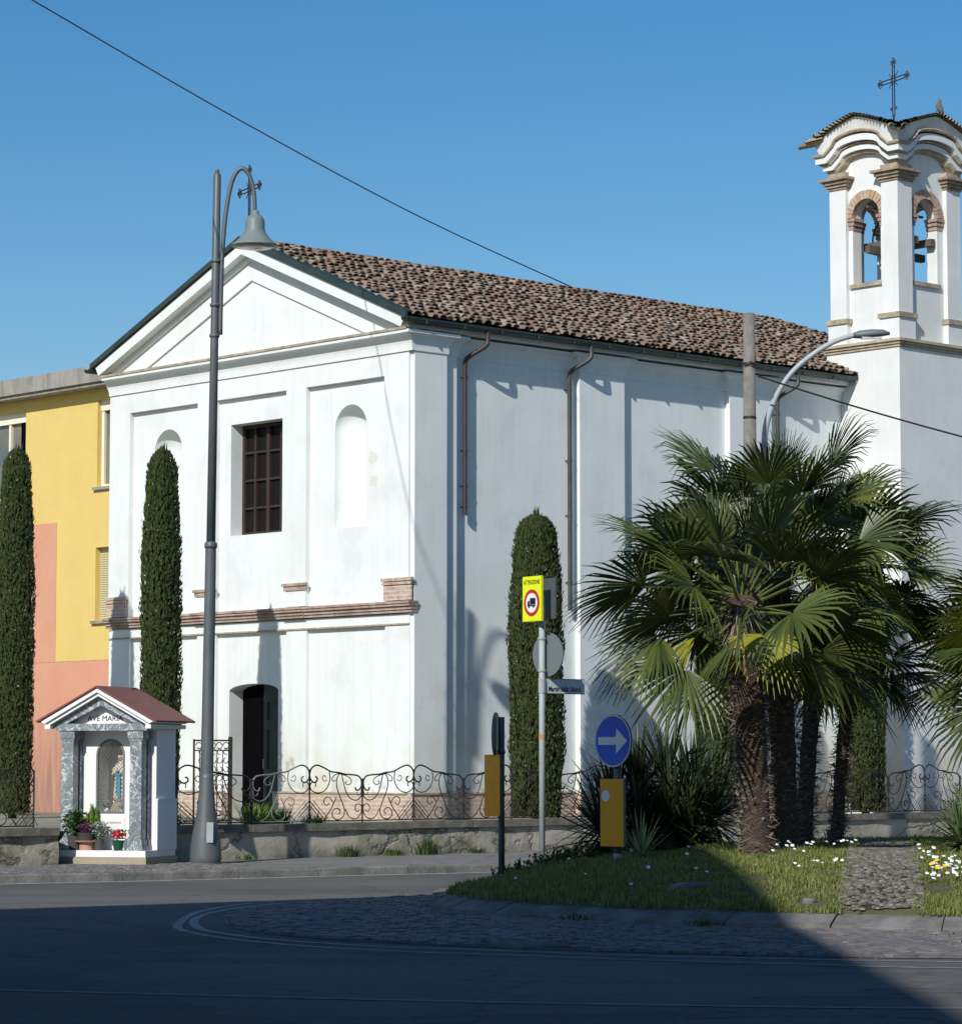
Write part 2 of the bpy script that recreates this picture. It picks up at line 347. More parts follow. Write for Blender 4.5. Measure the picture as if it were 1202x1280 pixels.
M['frond'] = mat('palm_frond', (.06,.10,.02), .45, isl=[(.030,.048,.012), (.065,.092,.020), (.105,.132,.026), (.042,.064,.015), (.16,.17,.035)], trans=.15, spec=.6)
M['frondy'] = mat('yellowing_frond', (.40,.40,.03), .5, isl=[(.30,.33,.03), (.44,.40,.04), (.22,.28,.03)], trans=.25)
M['petiole'] = mat('palm_petiole', (.10,.13,.03), .5, (.14,.13,.05), 6, .5)
M['trunkf'] = mat('palm_fibre', (.12,.085,.06), .95, (.055,.038,.028), 9, .9, 1.0, 30, .04, stretch=(1,1,2.5))
M['fibre'] = mat('loose_fibre', (.16,.115,.08), .95, isl=[(.09,.06,.045), (.20,.145,.10), (.28,.22,.16), (.13,.09,.065)])
M['yucca'] = mat('yucca_leaf', (.03,.05,.02), .45, isl=[(.018,.032,.014), (.032,.050,.020), (.055,.075,.030), (.022,.038,.015)], spec=.5)
M['yuccal'] = mat('pale_yucca_leaf', (.10,.15,.05), .5, isl=[(.07,.12,.05), (.12,.17,.07), (.16,.20,.09), (.09,.13,.05)], trans=.1)
M['varieg'] = mat('striped_leaf', (.5,.5,.2), .6, isl=[(.42,.46,.18), (.55,.55,.28), (.16,.24,.06)])
M['dry'] = mat('dry_leaf', (.3,.24,.16), .8, isl=[(.30,.24,.16), (.20,.15,.10), (.42,.36,.27)])
M['terracotta'] = mat('terracotta_pot', (.55,.28,.17), .8, (.60,.38,.27), 5, .5)
M['potdark'] = mat('dark_pot', (.07,.065,.065), .6)
M['potgreen'] = mat('green_pot', (.012,.09,.05), .4)
M['plantg'] = mat('shrub_leaf', (.05,.10,.02), .6, isl=[(.03,.07,.015), (.06,.12,.03), (.10,.17,.03)], trans=.15)
M['plantb'] = mat('bright_green_leaf', (.16,.26,.03), .6, isl=[(.12,.22,.02), (.20,.32,.04)], trans=.2)
M['plants'] = mat('silvery_leaf', (.26,.32,.26), .7, isl=[(.20,.26,.20), (.34,.38,.32), (.14,.19,.14)])
M['statw'] = mat('statue_white', (.75,.68,.55), .6, (.6,.5,.38), 20, .4)
M['statb'] = mat('statue_blue', (.05,.30,.50), .6)
M['skin'] = mat('statue_skin', (.62,.42,.30), .6)
M['bronze'] = mat('bell_bronze', (.10,.09,.06), .45, (.06,.08,.06), 8, .6, metal=.7)
M['woodgrey'] = mat('weathered_beam', (.16,.13,.10), .9, (.08,.065,.05), 8, .7)
M['cable'] = mat('black_cable', (.015,.015,.016), .6)
M['steelp'] = mat('ribbed_cover_steel', (.20,.19,.185), .7, (.12,.115,.11), 30, .7, .5, 120, .004)
M['feather'] = mat('pigeon_feather', (.13,.11,.10), .8, (.22,.19,.17), 20, .5)
M['ochre'] = mat('ochre_plaster', (.45,.34,.22), .9, (.38,.28,.18), 1, .5)

# ------------------------------------------------------------------ ground, roads, pavement
mb = MB(); mb.box((-300, -100, -.3), (300, 500, 0)); mb.build('road', M['asphalt'], kind='structure')

KL = [(-60, 10), (-20, 31.6), (-9, 38.0), (-6.39, 39.62), (-4.86, 40.5), (-3.36, 41.54), (-2.3, 42.3), (.22, 43.98), (6, 47.9), (14, 53.3), (40, 70.8)]
def along(poly, step):
    out = []
    for a, b in zip(poly[:-1], poly[1:]):
        a = Vector((a[0], a[1], 0)); b = Vector((b[0], b[1], 0)); n = max(1, int((b-a).length/step))
        out += [a.lerp(b, k/n) for k in range(n)]
    out.append(Vector((poly[-1][0], poly[-1][1], 0))); return out
WL = C0 + Vector((0, 0, 0)); L0 = Vector((-4.63, 44.9, 0))     # front face of the churchyard wall, along EB
def WP(k, off=0, z=0): return L0 + EB*k + EA*off + Vector((0, 0, z))
mb = MB()   # pavement: between kerb line and wall line
kp = along(KL, 1.0)
pv = []
for p in kp:
    k = (p - L0).dot(EB); q = WP(k, .3); pv += [Vector((p.x, p.y, .10)) - EA*-.2, Vector((q.x, q.y, .125))]
mb.add(pv, [(2*i, 2*i+2, 2*i+3, 2*i+1) for i in range(len(kp)-1)])
mb.build('pavement', M['pave'], kind='structure')
mb = MB()   # kerb stones
kk = along(KL[1:-1], 1.02)
for a, b in zip(kk[:-1], kk[1:]):
    d = (b-a).normalized(); nn = Vector((-d.y, d.x, 0)); b2 = b - d*.012; h = .115 + random.uniform(-.006, .006); o = random.uniform(-.008, .008)
    prof = [(-.0+o, -.05), (.015+o, h-.02), (.04+o, h), (.30, h)]
    vs = [p + nn*u + Vector((0, 0, z)) for p in (a, b2) for u, z in prof]
    mb.add(vs, [(0,4,5,1), (1,5,6,2), (2,6,7,3), (0,1,2,3), (7,6,5,4)])
mb.build('kerb', M['kerb'], kind='structure')
mb = MB()   # thin white edge line in the gutter
ln = []
for a, b in zip(kk[:-1], kk[1:]):
    d = (b-a).normalized(); nn = Vector((-d.y, d.x, 0))
    ln += [a - nn*.26 + Vector((0,0,.004)), a - nn*.14 + Vector((0,0,.004))]
mb.add(ln, [(2*i, 2*i+2, 2*i+3, 2*i+1) for i in range(len(ln)//2 - 1)])
mb.build('edge_line', M['paintbright'], kind='structure')
# small paving setts on the left stretch of pavement
mb = MB()
for i in range(-34, 26):
    for j in range(0, 26):
        k = -6.6 + (i+34)*.115 + random.uniform(-.01, .01); off = -.15 - j*.12 + random.uniform(-.01, .01) - .25*sin(i*.22)*.3
        p = WP(k, off); 
        kq = min((p - Vector((q.x, q.y, 0))).length for q in kp[40:70])
        zz = .122 + random.uniform(-.004, .006)
        # inside of kerb only
        if p.x > -3.4: continue
        ins = (p.x + 6.39)*.62 + 39.62
        if p.y < ins + .42: continue
        s = .05; t = .052
        vs = []
        for zc, f in ((zz-.02, 1), (zz, .8)):
            for a, b in ((-s,-t), (s,-t), (s,t), (-s,t)): vs.append(p + EB*a*f + EA*b*f + Vector((0,0,zc)))
        mb.add(vs, [(4,5,6,7), (0,1,5,4), (1,2,6,5), (2,3,7,6), (3,0,4,7)])
mb.build('pavement_setts', M['cobble'], kind='structure')

# churchyard ground
mb = MB(); YZ = .60
q = [WP(-40, .3), WP(60, .3), WP(60, 60), WP(-40, 60)]
mb.add([p + Vector((0,0,YZ)) for p in q], [(0,1,2,3)])
mb.build('churchyard_ground', mat('yard_gravel', (.30,.28,.23), .95, (.16,.17,.09), 2, .8, .5, 40, .02), kind='structure')

# ------------------------------------------------------------------ traffic island
ISL = [(-.48, 33.1), (-.25, 32.2), (.0, 31.6), (.8, 30.5), (1.96, 29.45), (3.08, 28.85), (4.55, 28.3), (7, 28.0), (10, 28.6), (13, 31), (14.5, 35), (14, 40), (12, 43.5), (9, 44.8), (6, 44.6), (3.6, 43.2), (1.6, 41.2), (.6, 39), (.12, 36.5), (-.32, 34.6)]
ctrI = Vector((6.5, 36.5, 0))
op = [Vector((x, y, 0)) for x, y in ISL]
ring = spline(op + [op[0]], 8)[:-1]
angs = [atan2(p.y-ctrI.y, p.x-ctrI.x) for p in ring]
def ring_r(x, y):
    a = atan2(y-ctrI.y, x-ctrI.x); best = None
    n = len(ring)
    for i in range(n):
        a0, a1 = angs[i], angs[(i+1) % n]; d = (a1-a0+pi) % (2*pi) - pi; e = (a-a0+pi) % (2*pi) - pi
        if 0 <= e <= d + 1e-9 and d > 0:
            t = e/d if d else 0; p = ring[i].lerp(ring[(i+1) % n], t); return (p-ctrI).length
    return min((p-ctrI).length for p in ring)
def tpar(x, y): return sqrt((x-ctrI.x)**2 + (y-ctrI.y)**2) / ring_r(x, y)
def hmound(x, y, t=None):
    t = tpar(x, y) if t is None else t
    u = max(0, min(1, (1-t)*1.7)); sm = u*(2-u)
    return .13 + .45*sm + .02*noise.noise(Vector((x*.8, y*.8, 0)))*min(1, (1-t)*8)
def on_mound(px_, py_):
    Y = 28.5; best = None
    while Y < 43.5:
        X = (px_-601)/FPX*Y
        if tpar(X, Y) < .97:
            p = Vector((X, Y, hmound(X, Y))); yy = HOR + (EYE-p.z)*FPX/Y
            if yy <= py_: return p
            if best is None or yy < best[0]: best = (yy, p)
        Y += .1
    return best[1]
n = len(ring)
mb = MB(); vs = []
ts = [0, .15, .3, .42, .54, .64, .73, .81, .88, .94, .97, .988]
for t in ts:
    for p in ring:
        q = ctrI.lerp(p, t); vs.append(Vector((q.x, q.y, hmound(q.x, q.y, t) if t < .98 else .03)))
mb.add(vs, [(i*n+k, i*n+(k+1) % n, (i+1)*n+(k+1) % n, (i+1)*n+k) for i in range(len(ts)-1) for k in range(n)])
mb.build('island_ground', M['soil'], kind='structure', smooth=True)
mb = MB()   # sloped kerb stones round the island
acc = 0; pts = []
rs = []
for i in range(n):
    a, b = ring[i], ring[(i+1) % n]; m_ = max(1, int((b-a).length/.06))
    rs += [a.lerp(b, k/m_) for k in range(m_)]
def isl_in(p, d):  # step towards the inside
    v = (ctrI-p).normalized(); return p + v*d
seglen = 1.0; i = 0; N = len(rs)
while i < N-1:
    j = i; L = 0
    while j < N-1 and L < seglen: L += (rs[j+1]-rs[j]).length; j += 1
    idx = list(range(i, j+1)); 
    if len(idx) < 3: break
    dz = random.uniform(-.008, .008)
    prof = [(-.14, -.02), (-.125, .05+dz), (.10, .135+dz), (.16, .142+dz), (.22, .15+dz), (.24, .02)]
    vs = []
    for q in idx: pq = rs[q] if q != j else rs[j].lerp(rs[j-1], .16); vs += [isl_in(pq, u) + Vector((0,0,z)) for u, z in prof]
    m_ = len(prof); fs = [(a*m_+b, a*m_+b+1, (a+1)*m_+b+1, (a+1)*m_+b) for a in range(len(idx)-1) for b in range(m_-1)]
    fs += [tuple(range(m_))[::-1], tuple((len(idx)-1)*m_+b for b in range(m_))]
    mb.add(vs, fs); i = j
mb.build('island_kerb', M['kerb'], kind='structure')

# apron of cobbles with painted double line
def gp(L): return [tuple(atZ(x, y, 0))[:2] for x, y in L]
OUT = gp([(560,1119),(516,1121),(392,1125),(309,1130),(247.5,1140.6),(222,1156),(229.5,1164),(268,1171.5),(330,1179),(412.6,1185.4),(515.7,1190.6),(620,1194),(774,1200),(1000,1206),(1202,1211)]) + [(7, 22.9), (12, 23.4)]
MID = gp([(516,1122),(440,1125),(361,1129),(299,1135),(258,1143),(242,1151),(248,1161),(278,1167.5),(330,1174),(392,1179),(464,1183),(567,1187),(700,1192),(880,1197.5),(1202,1203)]) + [(7, 23.7), (12, 24.2)]
INN = gp([(540,1121),(438,1126),(351,1132),(299,1138.5),(286,1146),(290,1156),(309,1163),(361,1170),(438,1176),(516,1180),(620,1184.5),(774,1190),(960,1195),(1202,1199)]) + [(7, 24.3), (12, 24.8)]
def offs(P, d):
    P = [Vector((x, y, 0)) for x, y in P]; out = []
    for i, p in enumerate(P):
        t = (P[min(i+1, len(P)-1)] - P[max(i-1, 0)]).normalized(); out.append(p + Vector((-t.y, t.x, 0))*d)
    return out
def strip(name, CV, d0, d1, z, m):
    A = spline(offs(CV, d0), 8); B = spline(offs(CV, d1), 8); mb = MB(); vs = []
    for a, b in zip(A, B): vs += [Vector((a.x, a.y, z)), Vector((b.x, b.y, z))]
    mb.add(vs, [(2*i, 2*i+2, 2*i+3, 2*i+1) for i in range(len(A)-1)])
    mb.build(name, m, kind='structure')
strip('painted_line', OUT, -.04, .05, .004, M['paint'])
strip('painted_line', MID, -.04, .05, .004, M['paint'])
mb = MB(); A = spline(offs(MID, .06), 8); B = spline(offs(INN, -.06), 8); nA = min(len(A), len(B)); A = [A[int(k*(len(A)-1)/(nA-1))] for k in range(nA)]; B = [B[int(k*(len(B)-1)/(nA-1))] for k in range(nA)]
strip('stone_band', INN, -.05, .05, .006, M['kerb'])
inner = spline([Vector((x, y, 0)) for x, y in INN], 8)
mb = MB(); bed = [Vector((p.x, p.y, .004)) for p in inner]
c_ = Vector((6.5, 36.5, .004)); vs = bed + [c_]; mb.add(vs, [(i, i+1, len(vs)-1) for i in range(len(bed)-1)])
mb.build('cobble_bed', M['joint'], kind='structure')
ia = [atan2(p.y-36.5, p.x-6.5) for p in inner]
def in_inner(x, y):
    c = False; P = [(p.x, p.y) for p in inner] + [(17, 36.5), (6.5, 45), (-.5, 37.5)]; j = len(P)-1
    for i in range(len(P)):
        if (P[i][1] > y) != (P[j][1] > y) and x < (P[j][0]-P[i][0])*(y-P[i][1])/(P[j][1]-P[i][1]) + P[i][0]: c = not c
        j = i
    return c
mb = MB(); nco = 0
MH = Vector((.38, 26.15, 0))
for i in range(0, 110):
    for j in range(0, 115):
        x = -2.6 + i*.122 + (.06 if j % 2 else 0); y = 24.0 + j*.150
        y += .16*abs(sin(x*1.9)); 
        x += random.uniform(-.012, .012); y += random.uniform(-.012, .012)
        if x > 10.5: continue
        if not in_inner(x, y): continue
        if tpar(x, y) < 1.0 and (Vector((x,y,0))-ctrI).length < ring_r(x, y) + .1: continue
        if (Vector((x,y,0))-ctrI).length < ring_r(x, y) + .17: continue
        if abs(x-MH.x) < .42 and abs(y-MH.y) < .42: continue
        a = random.uniform(-.2, .2) + .5*cos(x*1.9); s = .050; zt = .026 + random.uniform(-.007, .010); tx = random.uniform(-.003,.003)
        vs = []
        for zc, f in ((.0, 1), (zt-.006, .97), (zt, .72)):
            for u, v in ((-s,-s*1.25), (s,-s*1.25), (s,s*1.25), (-s,s*1.25)): vs.append(Vector((x + (u*cos(a)-v*sin(a))*f, y + (u*sin(a)+v*cos(a))*f, zc + (tx if u > 0 and zc else 0))))
        mb.add(vs, [(8,9,10,11)] + [(k, (k+1) % 4, 4+(k+1) % 4, 4+k) for k in range(4)] + [(4+k, 4+(k+1) % 4, 8+(k+1) % 4, 8+k) for k in range(4)])
mb.build('cobbles', M['cobble'], kind='structure')
# manhole cover
mh = empty('manhole_cover', MH, radians(38), 'square pale steel inspection cover set in the cobbled apron', 'manhole cover')
mb = MB(); mb.box((-.30,-.30,.0), (.30,.30,.022)); mb.build('frame', M['kerb'], mh)
mb = MB(); mb.box((-.26,-.26,.02), (.26,.26,.028))
for i in range(12):
    for j in range(12):
        x = -.24+i*.0437; y = -.24+j*.0437; mb.box((x-.012, y-.012, .028), (x+.012, y+.012, .033))
mb.build('lid', M['steelp'], mh)
# faint worn line on the near road
mb = MB(); P = [(-3.9,21.2), (-2, 20.6), (0, 20.0), (2, 19.6), (3.2, 19.5), (6,19.6)]
A = spline([Vector((x,y,.004)) for x, y in P], 6); mb.add([q for p in A for q in (p, p+Vector((.0,.12,0)))], [(2*i, 2*i+2, 2*i+3, 2*i+1) for i in range(len(A)-1)])
mb.build('faded_line', mat('faded_road_paint', (.24,.24,.23), .9, (.14,.14,.13), 5, .7), kind='structure')

# pebbled path across the island
def path_x(y):  # centre and half width
    t = (y-28.4)/9.6; return 3.80 + 1.35*t, .42 - .05*t
mb = MB(); vs = []
for k in range(40):
    y = 28.62 + k*.266; c, h = path_x(y)
    for s in (-1, -.33, .33, 1): vs.append((c+h*s, y, hmound(c+h*s, y) + (.012 if tpar(c+h*s, y) < .97 else -.12)))
mb.add(vs, [(4*k+a, 4*k+a+1, 4*k+5+a, 4*k+4+a) for k in range(39) for a in range(3)])
mb.build('path', M['joint'], kind='structure')
mb = MB()
for k in range(2600):
    y = random.uniform(28.8, 38.9); c, h = path_x(y); x = c + h*random.uniform(-1, 1)
    if tpar(x, y) > .972: continue
    z = hmound(x, y) + .012; r = random.uniform(.018, .038); a = random.uniform(0, 3)
    vs = [Vector((x + r*cos(a+q*pi/3)*f*(1.3 if q % 3 == 0 else 1), y + r*sin(a+q*pi/3)*f, z + zz)) for zz, f in ((0, 1), (.012, .9), (.02, .45)) for q in range(6)]
    mb.add(vs, [(i*6+q, i*6+(q+1) % 6, (i+1)*6+(q+1) % 6, (i+1)*6+q) for i in range(2) for q in range(6)] + [(12,13,14,15,16,17)])
mb.build('path_pebbles', M['pebble'], kind='structure')

# grass and daisies on the island
def blade(mb, p, h, wd, lean, a):
    d = Vector((cos(a), sin(a), 0)); s = Vector((-sin(a), cos(a), 0))*wd
    t = p + d*lean + Vector((0,0,h)); m_ = p + d*lean*.35 + Vector((0,0,h*.6))
    mb.add([p-s, p+s, m_+s*.8, m_-s*.8, t], [(0,1,2,3), (3,2,4)])
def near_path(x, y):
    c, h = path_x(y); return 28.3 < y < 39 and abs(x-c) < h*(.80+.35*noise.noise(Vector((x*3, y*1.3, 7))))
mb = MB(); cnt = 0
while cnt < 92000:
    Y = 28.3 + 14*random.random()**1.25; X = Y*(random.uniform(-.02, .175) if random.random() < .86 else random.uniform(.17, .36))
    if Y > 40 and random.random() < .3: continue
    if tpar(X, Y) > .986 or near_path(X, Y): continue
    cl = noise.noise(Vector((X*2.3, Y*2.3, 3)))
    if cl < -.42 and random.random() < .8: cnt += 1; continue
    p = Vector((X, Y, hmound(X, Y)-.005)); h = random.uniform(.015, .055)*(1.1+cl*1.1)
    if X < 1.8: h *= 1.5
    blade(mb, p, h, .007, random.uniform(0, .035), random.uniform(0, 2*pi)); cnt += 1
mb.build('grass', M['grass'], kind='stuff')
# tufts along island kerb
def weed(name, p, n, h, spread, m, label, cat='weed', group=None, wd=.012):
    mb = MB()
    for k in range(n):
        a = random.uniform(0, 2*pi); r = random.random()*spread
        blade(mb, Vector((r*cos(a), r*sin(a), 0)), random.uniform(.4, 1)*h, wd, random.uniform(.1, .6)*h, a)
    o = mb.build(name, m, label=label, cat=cat, group=group); o.location = p; return o
def daisy(mb, p, r, h):
    top = p + Vector((random.uniform(-.01,.01), random.uniform(-.01,.01), h)); t = Vector((random.uniform(-.3,.3), -random.uniform(.3,.9), 1)).normalized()
    a = t.cross(Vector((1,0,0))).normalized(); b = t.cross(a)
    vs = [top + (a*cos(2*pi*k/8) + b*sin(2*pi*k/8))*r*(1 if k % 2 else .85) for k in range(8)] + [top + t*r*.3]
    mb.add(vs, [(k, (k+1) % 8, 8) for k in range(8)] + [tuple(range(8))[::-1]])
def daisies(px_list, name, m, label, rr=.021):
    mb = MB()
    for (x, y) in px_list:
        p = on_mound(x + random.uniform(-3, 3), y + random.uniform(-2, 2) + 4); daisy(mb, p, rr*random.uniform(.8, 1.3), random.uniform(.08, .13))
    o = mb.build(name, m, kind='stuff'); return o
W = [(910,1043),(918,1046),(925,1042),(913,1049),(968,1066),(973,1061),(984,1060),(990,1064),(1003,1050),(1004,1062),(1012,1058),(1018,1047),(1021,1042),(1040,1060),(1046,1059),(1052,1056),(1057,1058),(1062,1053),(1072,1051),(1045,1057),(990,1086),(998,1088),(1012,1085),(1019,1083),(1027,1086),(1037,1087),(1043,1083),(1046,1086),(1002,1070),(966,1063)]
W += [(random.uniform(1150,1202), random.uniform(1072,1104)) for _ in range(46)] + [(random.uniform(1143,1165), random.uniform(1060,1085)) for _ in range(8)]
W += [(random.uniform(960,1070), random.uniform(1040,1070)) for _ in range(14)] + [(random.uniform(620,900), random.uniform(1065,1110)) for _ in range(14)]
daisies(W, 'white_daisies', M['petalw'], '')
daisies([(1166,1078), (1168,1087), (1176,1090), (1163,1087), (1172,1094)], 'yellow_dandelions', M['petaly'], '', .027)
weeds = [(862,1150),(905,1160),(690,1150),(760,1160)]
kl = ['low weed tuft growing at the sunlit foot of the island kerb', 'small weed sprig at the kerb joint in front of the palm', 'dark weed in the shaded kerb gutter near the left end of the island', 'weed clump in the shaded gutter under the direction sign']
for (x, y), lb, nn_ in zip([(1050,1155),(1085,1158),(722,1150),(880,1158)], kl, (60,30,60,60)):
    p = atZ(x, y, .02); weed('weed', p, nn_, .09, .22, M['weed'], lb, group='weeds in the island gutter', wd=.007)
# taller weeds on the island back edge
mb = MB()
for k in range(700):
    X = random.uniform(-.1, 2.4); Y = random.uniform(35.5, 40.8)
    if tpar(X, Y) > .975 or (X > 1.2 and Y < 37 and random.random() < .7): continue
    p = Vector((X, Y, hmound(X, Y))); h = random.uniform(.06, .26)*(1 if X > .4 else .7)
    q0 = p + Vector((random.uniform(-.05,.05), 0, h)); mb.tube([p, q0], .004, 3, False)
    for q in range(6):
        a = random.uniform(0, 6.28); c = p.lerp(q0, random.uniform(.3, 1)); blade(mb, c, .035, .013, .05, a)
mb.build('tall_weeds', M['weed'], kind='stuff')
# stones in the grass
for (x, y), sc, lb in (((812,1086), .14, 'flat pale stone lying in the shaded grass right of the direction sign'), ((868,1108), .34, 'long low stone half sunk in the shaded grass'), ((1010,1128), .07, 'small brown stone in the sunlit grass near the path')):
    p = on_mound(x, y); mb = MB(); vs = []
    for zz, f in ((-.03, 1), (.02, .95), (.045, .6)):
        for q in range(9): rr = sc*(1+.25*sin(q*2.3+x)); vs.append(Vector((rr*cos(q*2*pi/9)*f, rr*.55*sin(q*2*pi/9)*f, zz)))
    mb.add(vs, [(i*9+q, i*9+(q+1) % 9, (i+1)*9+(q+1) % 9, (i+1)*9+q) for i in range(2) for q in range(9)] + [tuple(range(18, 27))])
    o = mb.build('stone', M['kerb'], label=lb, cat='stone'); o.location = p

# ------------------------------------------------------------------ church
FU = 1.0408
def fz(z): return 1.6 + (z-1.6)*FU
CH = empty('church', C0, YAW, 'white plastered church with a gabled facade and an old clay tile roof', 'church')
W_, LN = 8.83, 17.2
ZW = 9.1
R = .10           # recess of the panels
def Pf(x): return lambda a, b: Vector((x, a, b))
GZ = .5
win = (3.60, 5.12, 5.80, 7.88); door = (3.68, 5.12, GZ, 2.92)
n1 = (1.23, 2.11, 5.77, 7.52); n2 = (6.62, 7.50, 5.77, 7.52)
# facade sheet (panel plane at x=R) with openings
mb = MB()
wl = [(win[0], win[2]), (win[1], win[2]), (win[1], win[3]), (win[0], win[3])]
da = arch(door[0], door[1], door[2], door[3], .13, 10)
na1 = arch(n1[0], n1[1], n1[2], n1[3], (n1[1]-n1[0])/2, 18); na2 = arch(n2[0], n2[1], n2[2], n2[3], (n2[1]-n2[0])/2, 18)
wall_holes(mb, [(0, GZ), (W_, GZ), (W_, ZW), (0, ZW)], [wl, [(a, max(b, GZ+.001)) for a, b in da], na1, na2], Pf(R))
reveal(mb, wl, Pf(R), Pf(R+.36)); reveal(mb, da, Pf(R), Pf(R+.32))
mb.build('wall', M['plaster'], CH)
# curved niches: half cylinder with a quarter sphere head
for (a0, a1, z0, zs) in (n1, n2):
    mb = MB()
    c = (a0+a1)/2; r = (a1-a0)/2; dp = .34; K = 24
    prof = [(c - r*cos(pi*k/K), R + dp*sin(pi*k/K)) for k in range(K+1)]
    vs = [Vector((x, y, z)) for z in (z0, zs) for y, x in prof]
    mb.add(vs, [(k, k+1, K+1+k+1, K+1+k) for k in range(K)])
    mb.add([Vector((x, y, z0)) for y, x in prof], [tuple(range(K+1))])
    H_ = 14; vs = []
    for j in range(H_+1):
        ph = pi/2*j/H_
        for k in range(K+1): vs.append(Vector((R + dp*sin(pi*k/K)*cos(ph), c - r*cos(pi*k/K)*1.0 if j == 0 else c - r*cos(pi*k/K)*cos(ph), zs + r*sin(ph))))
    # front arch is a circle: use sphere with rows by elevation
    mb.add(vs, [(j*(K+1)+k, j*(K+1)+k+1, (j+1)*(K+1)+k+1, (j+1)*(K+1)+k) for j in range(H_) for k in range(K)])
    mb.build('niche', M['plaster'], CH, smooth=True)
mb = MB()
# other walls
mb.add([(R, .13, GZ), (LN, .13, GZ), (LN, .13, ZW), (R, .13, ZW)], [(0,1,2,3)]); mb.add([(R, W_, GZ), (LN, W_, GZ), (LN, W_, ZW), (R, W_, ZW)], [(3,2,1,0)])
mb.add([(LN, 0, GZ), (LN, W_, GZ), (LN, W_, ZW), (LN, 0, ZW)], [(0,1,2,3)])
mb.build('wall', M['plaster'], CH)
# raised frame (pilasters and bands) on the facade, fronts at x=0; butt-jointed
mb = MB()
PT = fz(8.098)
pil = [(0, .65), (2.80, 3.37), (5.45, 6.02), (8.17, 8.83)]
SB, ST = 4.17, 4.41
for a, b in pil: mb.box((0, a, ST), (R, b, PT))
mb.box((0, 0, PT), (R, W_, 8.74))
for a, b in pil: mb.box((.03, a+ (0 if a == 0 else .0), 1.06), (R, b, 4.01))
mb.box((.03, 0, 4.01), (R, W_, SB))
mb.build('facade_pilasters', M['plaster'], CH)
# corner strips of side pilasters and facade base
mb = MB()
D1, D2, WB = .10, .0, .13
mb.box((.05, -D1, 1.06), (.80, WB, 8.74)); mb.box((.80, -D2, 1.06), (1.12, WB, 8.74))
mb.box((4.16, -D2, 1.06), (5.33, WB, 8.74)); mb.box((8.22, -D2, 1.06), (9.42, WB, 8.74))
mb.build('side_pilasters', M['plaster'], CH)
mb = MB()   # brick base
mb.box((-.02, -.0, GZ), (R, door[0]-.001, 1.06)); mb.box((-.02, door[1]+.001, GZ), (R, W_, 1.06))
mb.box((-.02, -D1-.02, GZ), (.82, -.001, 1.06)); mb.box((.82, -D2-.02, GZ), (1.14, .129, 1.06)); mb.box((1.14, .10, GZ), (4.14, .129, 1.06))
mb.box((4.14, -D2-.02, GZ), (5.35, .129, 1.06)); mb.box((5.35, .10, GZ), (8.20, .129, 1.06)); mb.box((8.20, -D2-.02, GZ), (9.44, .129, 1.06)); mb.box((9.44, .10, GZ), (11.6, .129, 1.06))
mb.build('brick_base', M['brick'], CH)
mb = MB()   # thin capping of the base
for a, b in ((0, door[0]), (door[1], W_)): mb.box((-.045, a+.001, 1.062), (.028, b, 1.09))
mb.box((-.045, -D1-.045, 1.062), (.83, -D1-.002, 1.09)); mb.box((.832, -D2-.04, 1.062), (1.15, -D2-.002, 1.09)); mb.box((1.152, .08, 1.062), (4.13, .128, 1.09)); mb.box((4.132, -D2-.04, 1.062), (5.36, -D2-.002, 1.09)); mb.box((5.362, .08, 1.062), (8.19, .128, 1.09))
mb.build('base_capping', M['brickbuff'], CH)
# string course, stepped, follows the pilasters
mb = MB()
for i, (z0, z1, pr) in enumerate(((4.195, 4.24, .035), (4.244, 4.30, .06), (4.304, 4.345, .10), (4.349, 4.39, .12))):
    mb.cur = 0 if i in (0, 1, 3) else 0
    mb.box((-pr, -D1-.005-pr*.3, z0), (R, W_+.03, z1))
    for a, b in pil[1:3]: mb.box((-pr-.035, a-.02, z0), (-pr-.001, b+.02, z1))
mb.build('string_course', M['brickpink'], CH)
mb = MB()   # lower thin moulding line
mb.box((.004, .0, 3.985), (.03, W_, 4.012)); mb.build('thin_moulding', M['brickbuff'], CH)
for a, b in ((2.76, 3.40), (5.42, 6.05)):
    mb = MB(); mb.box((-.05, a-.03, 4.78), (-.001, b+.03, 4.83)); mb.box((-.025, a, 4.70), (-.001, b, 4.779))
    mb.build('pedestal_cap', M['brickpink'], CH)
for a, b in ((-D1-.005, .62), (8.21, W_+.01)):
    mb = MB(); mb.box((-.035, a, 4.41), (-.001, b, 4.74)); mb.box((-.07, a-.04, 4.741), (-.001, b+.04, 4.80))
    mb.box((-.06, a-.02, 4.68), (-.036, b+.02, 4.725))
    mb.build('corner_pedestal', M['brick'], CH)
mb = MB(); mb.box((R-.025, .66, 6.9), (R-.001, .665, 6.92)); 
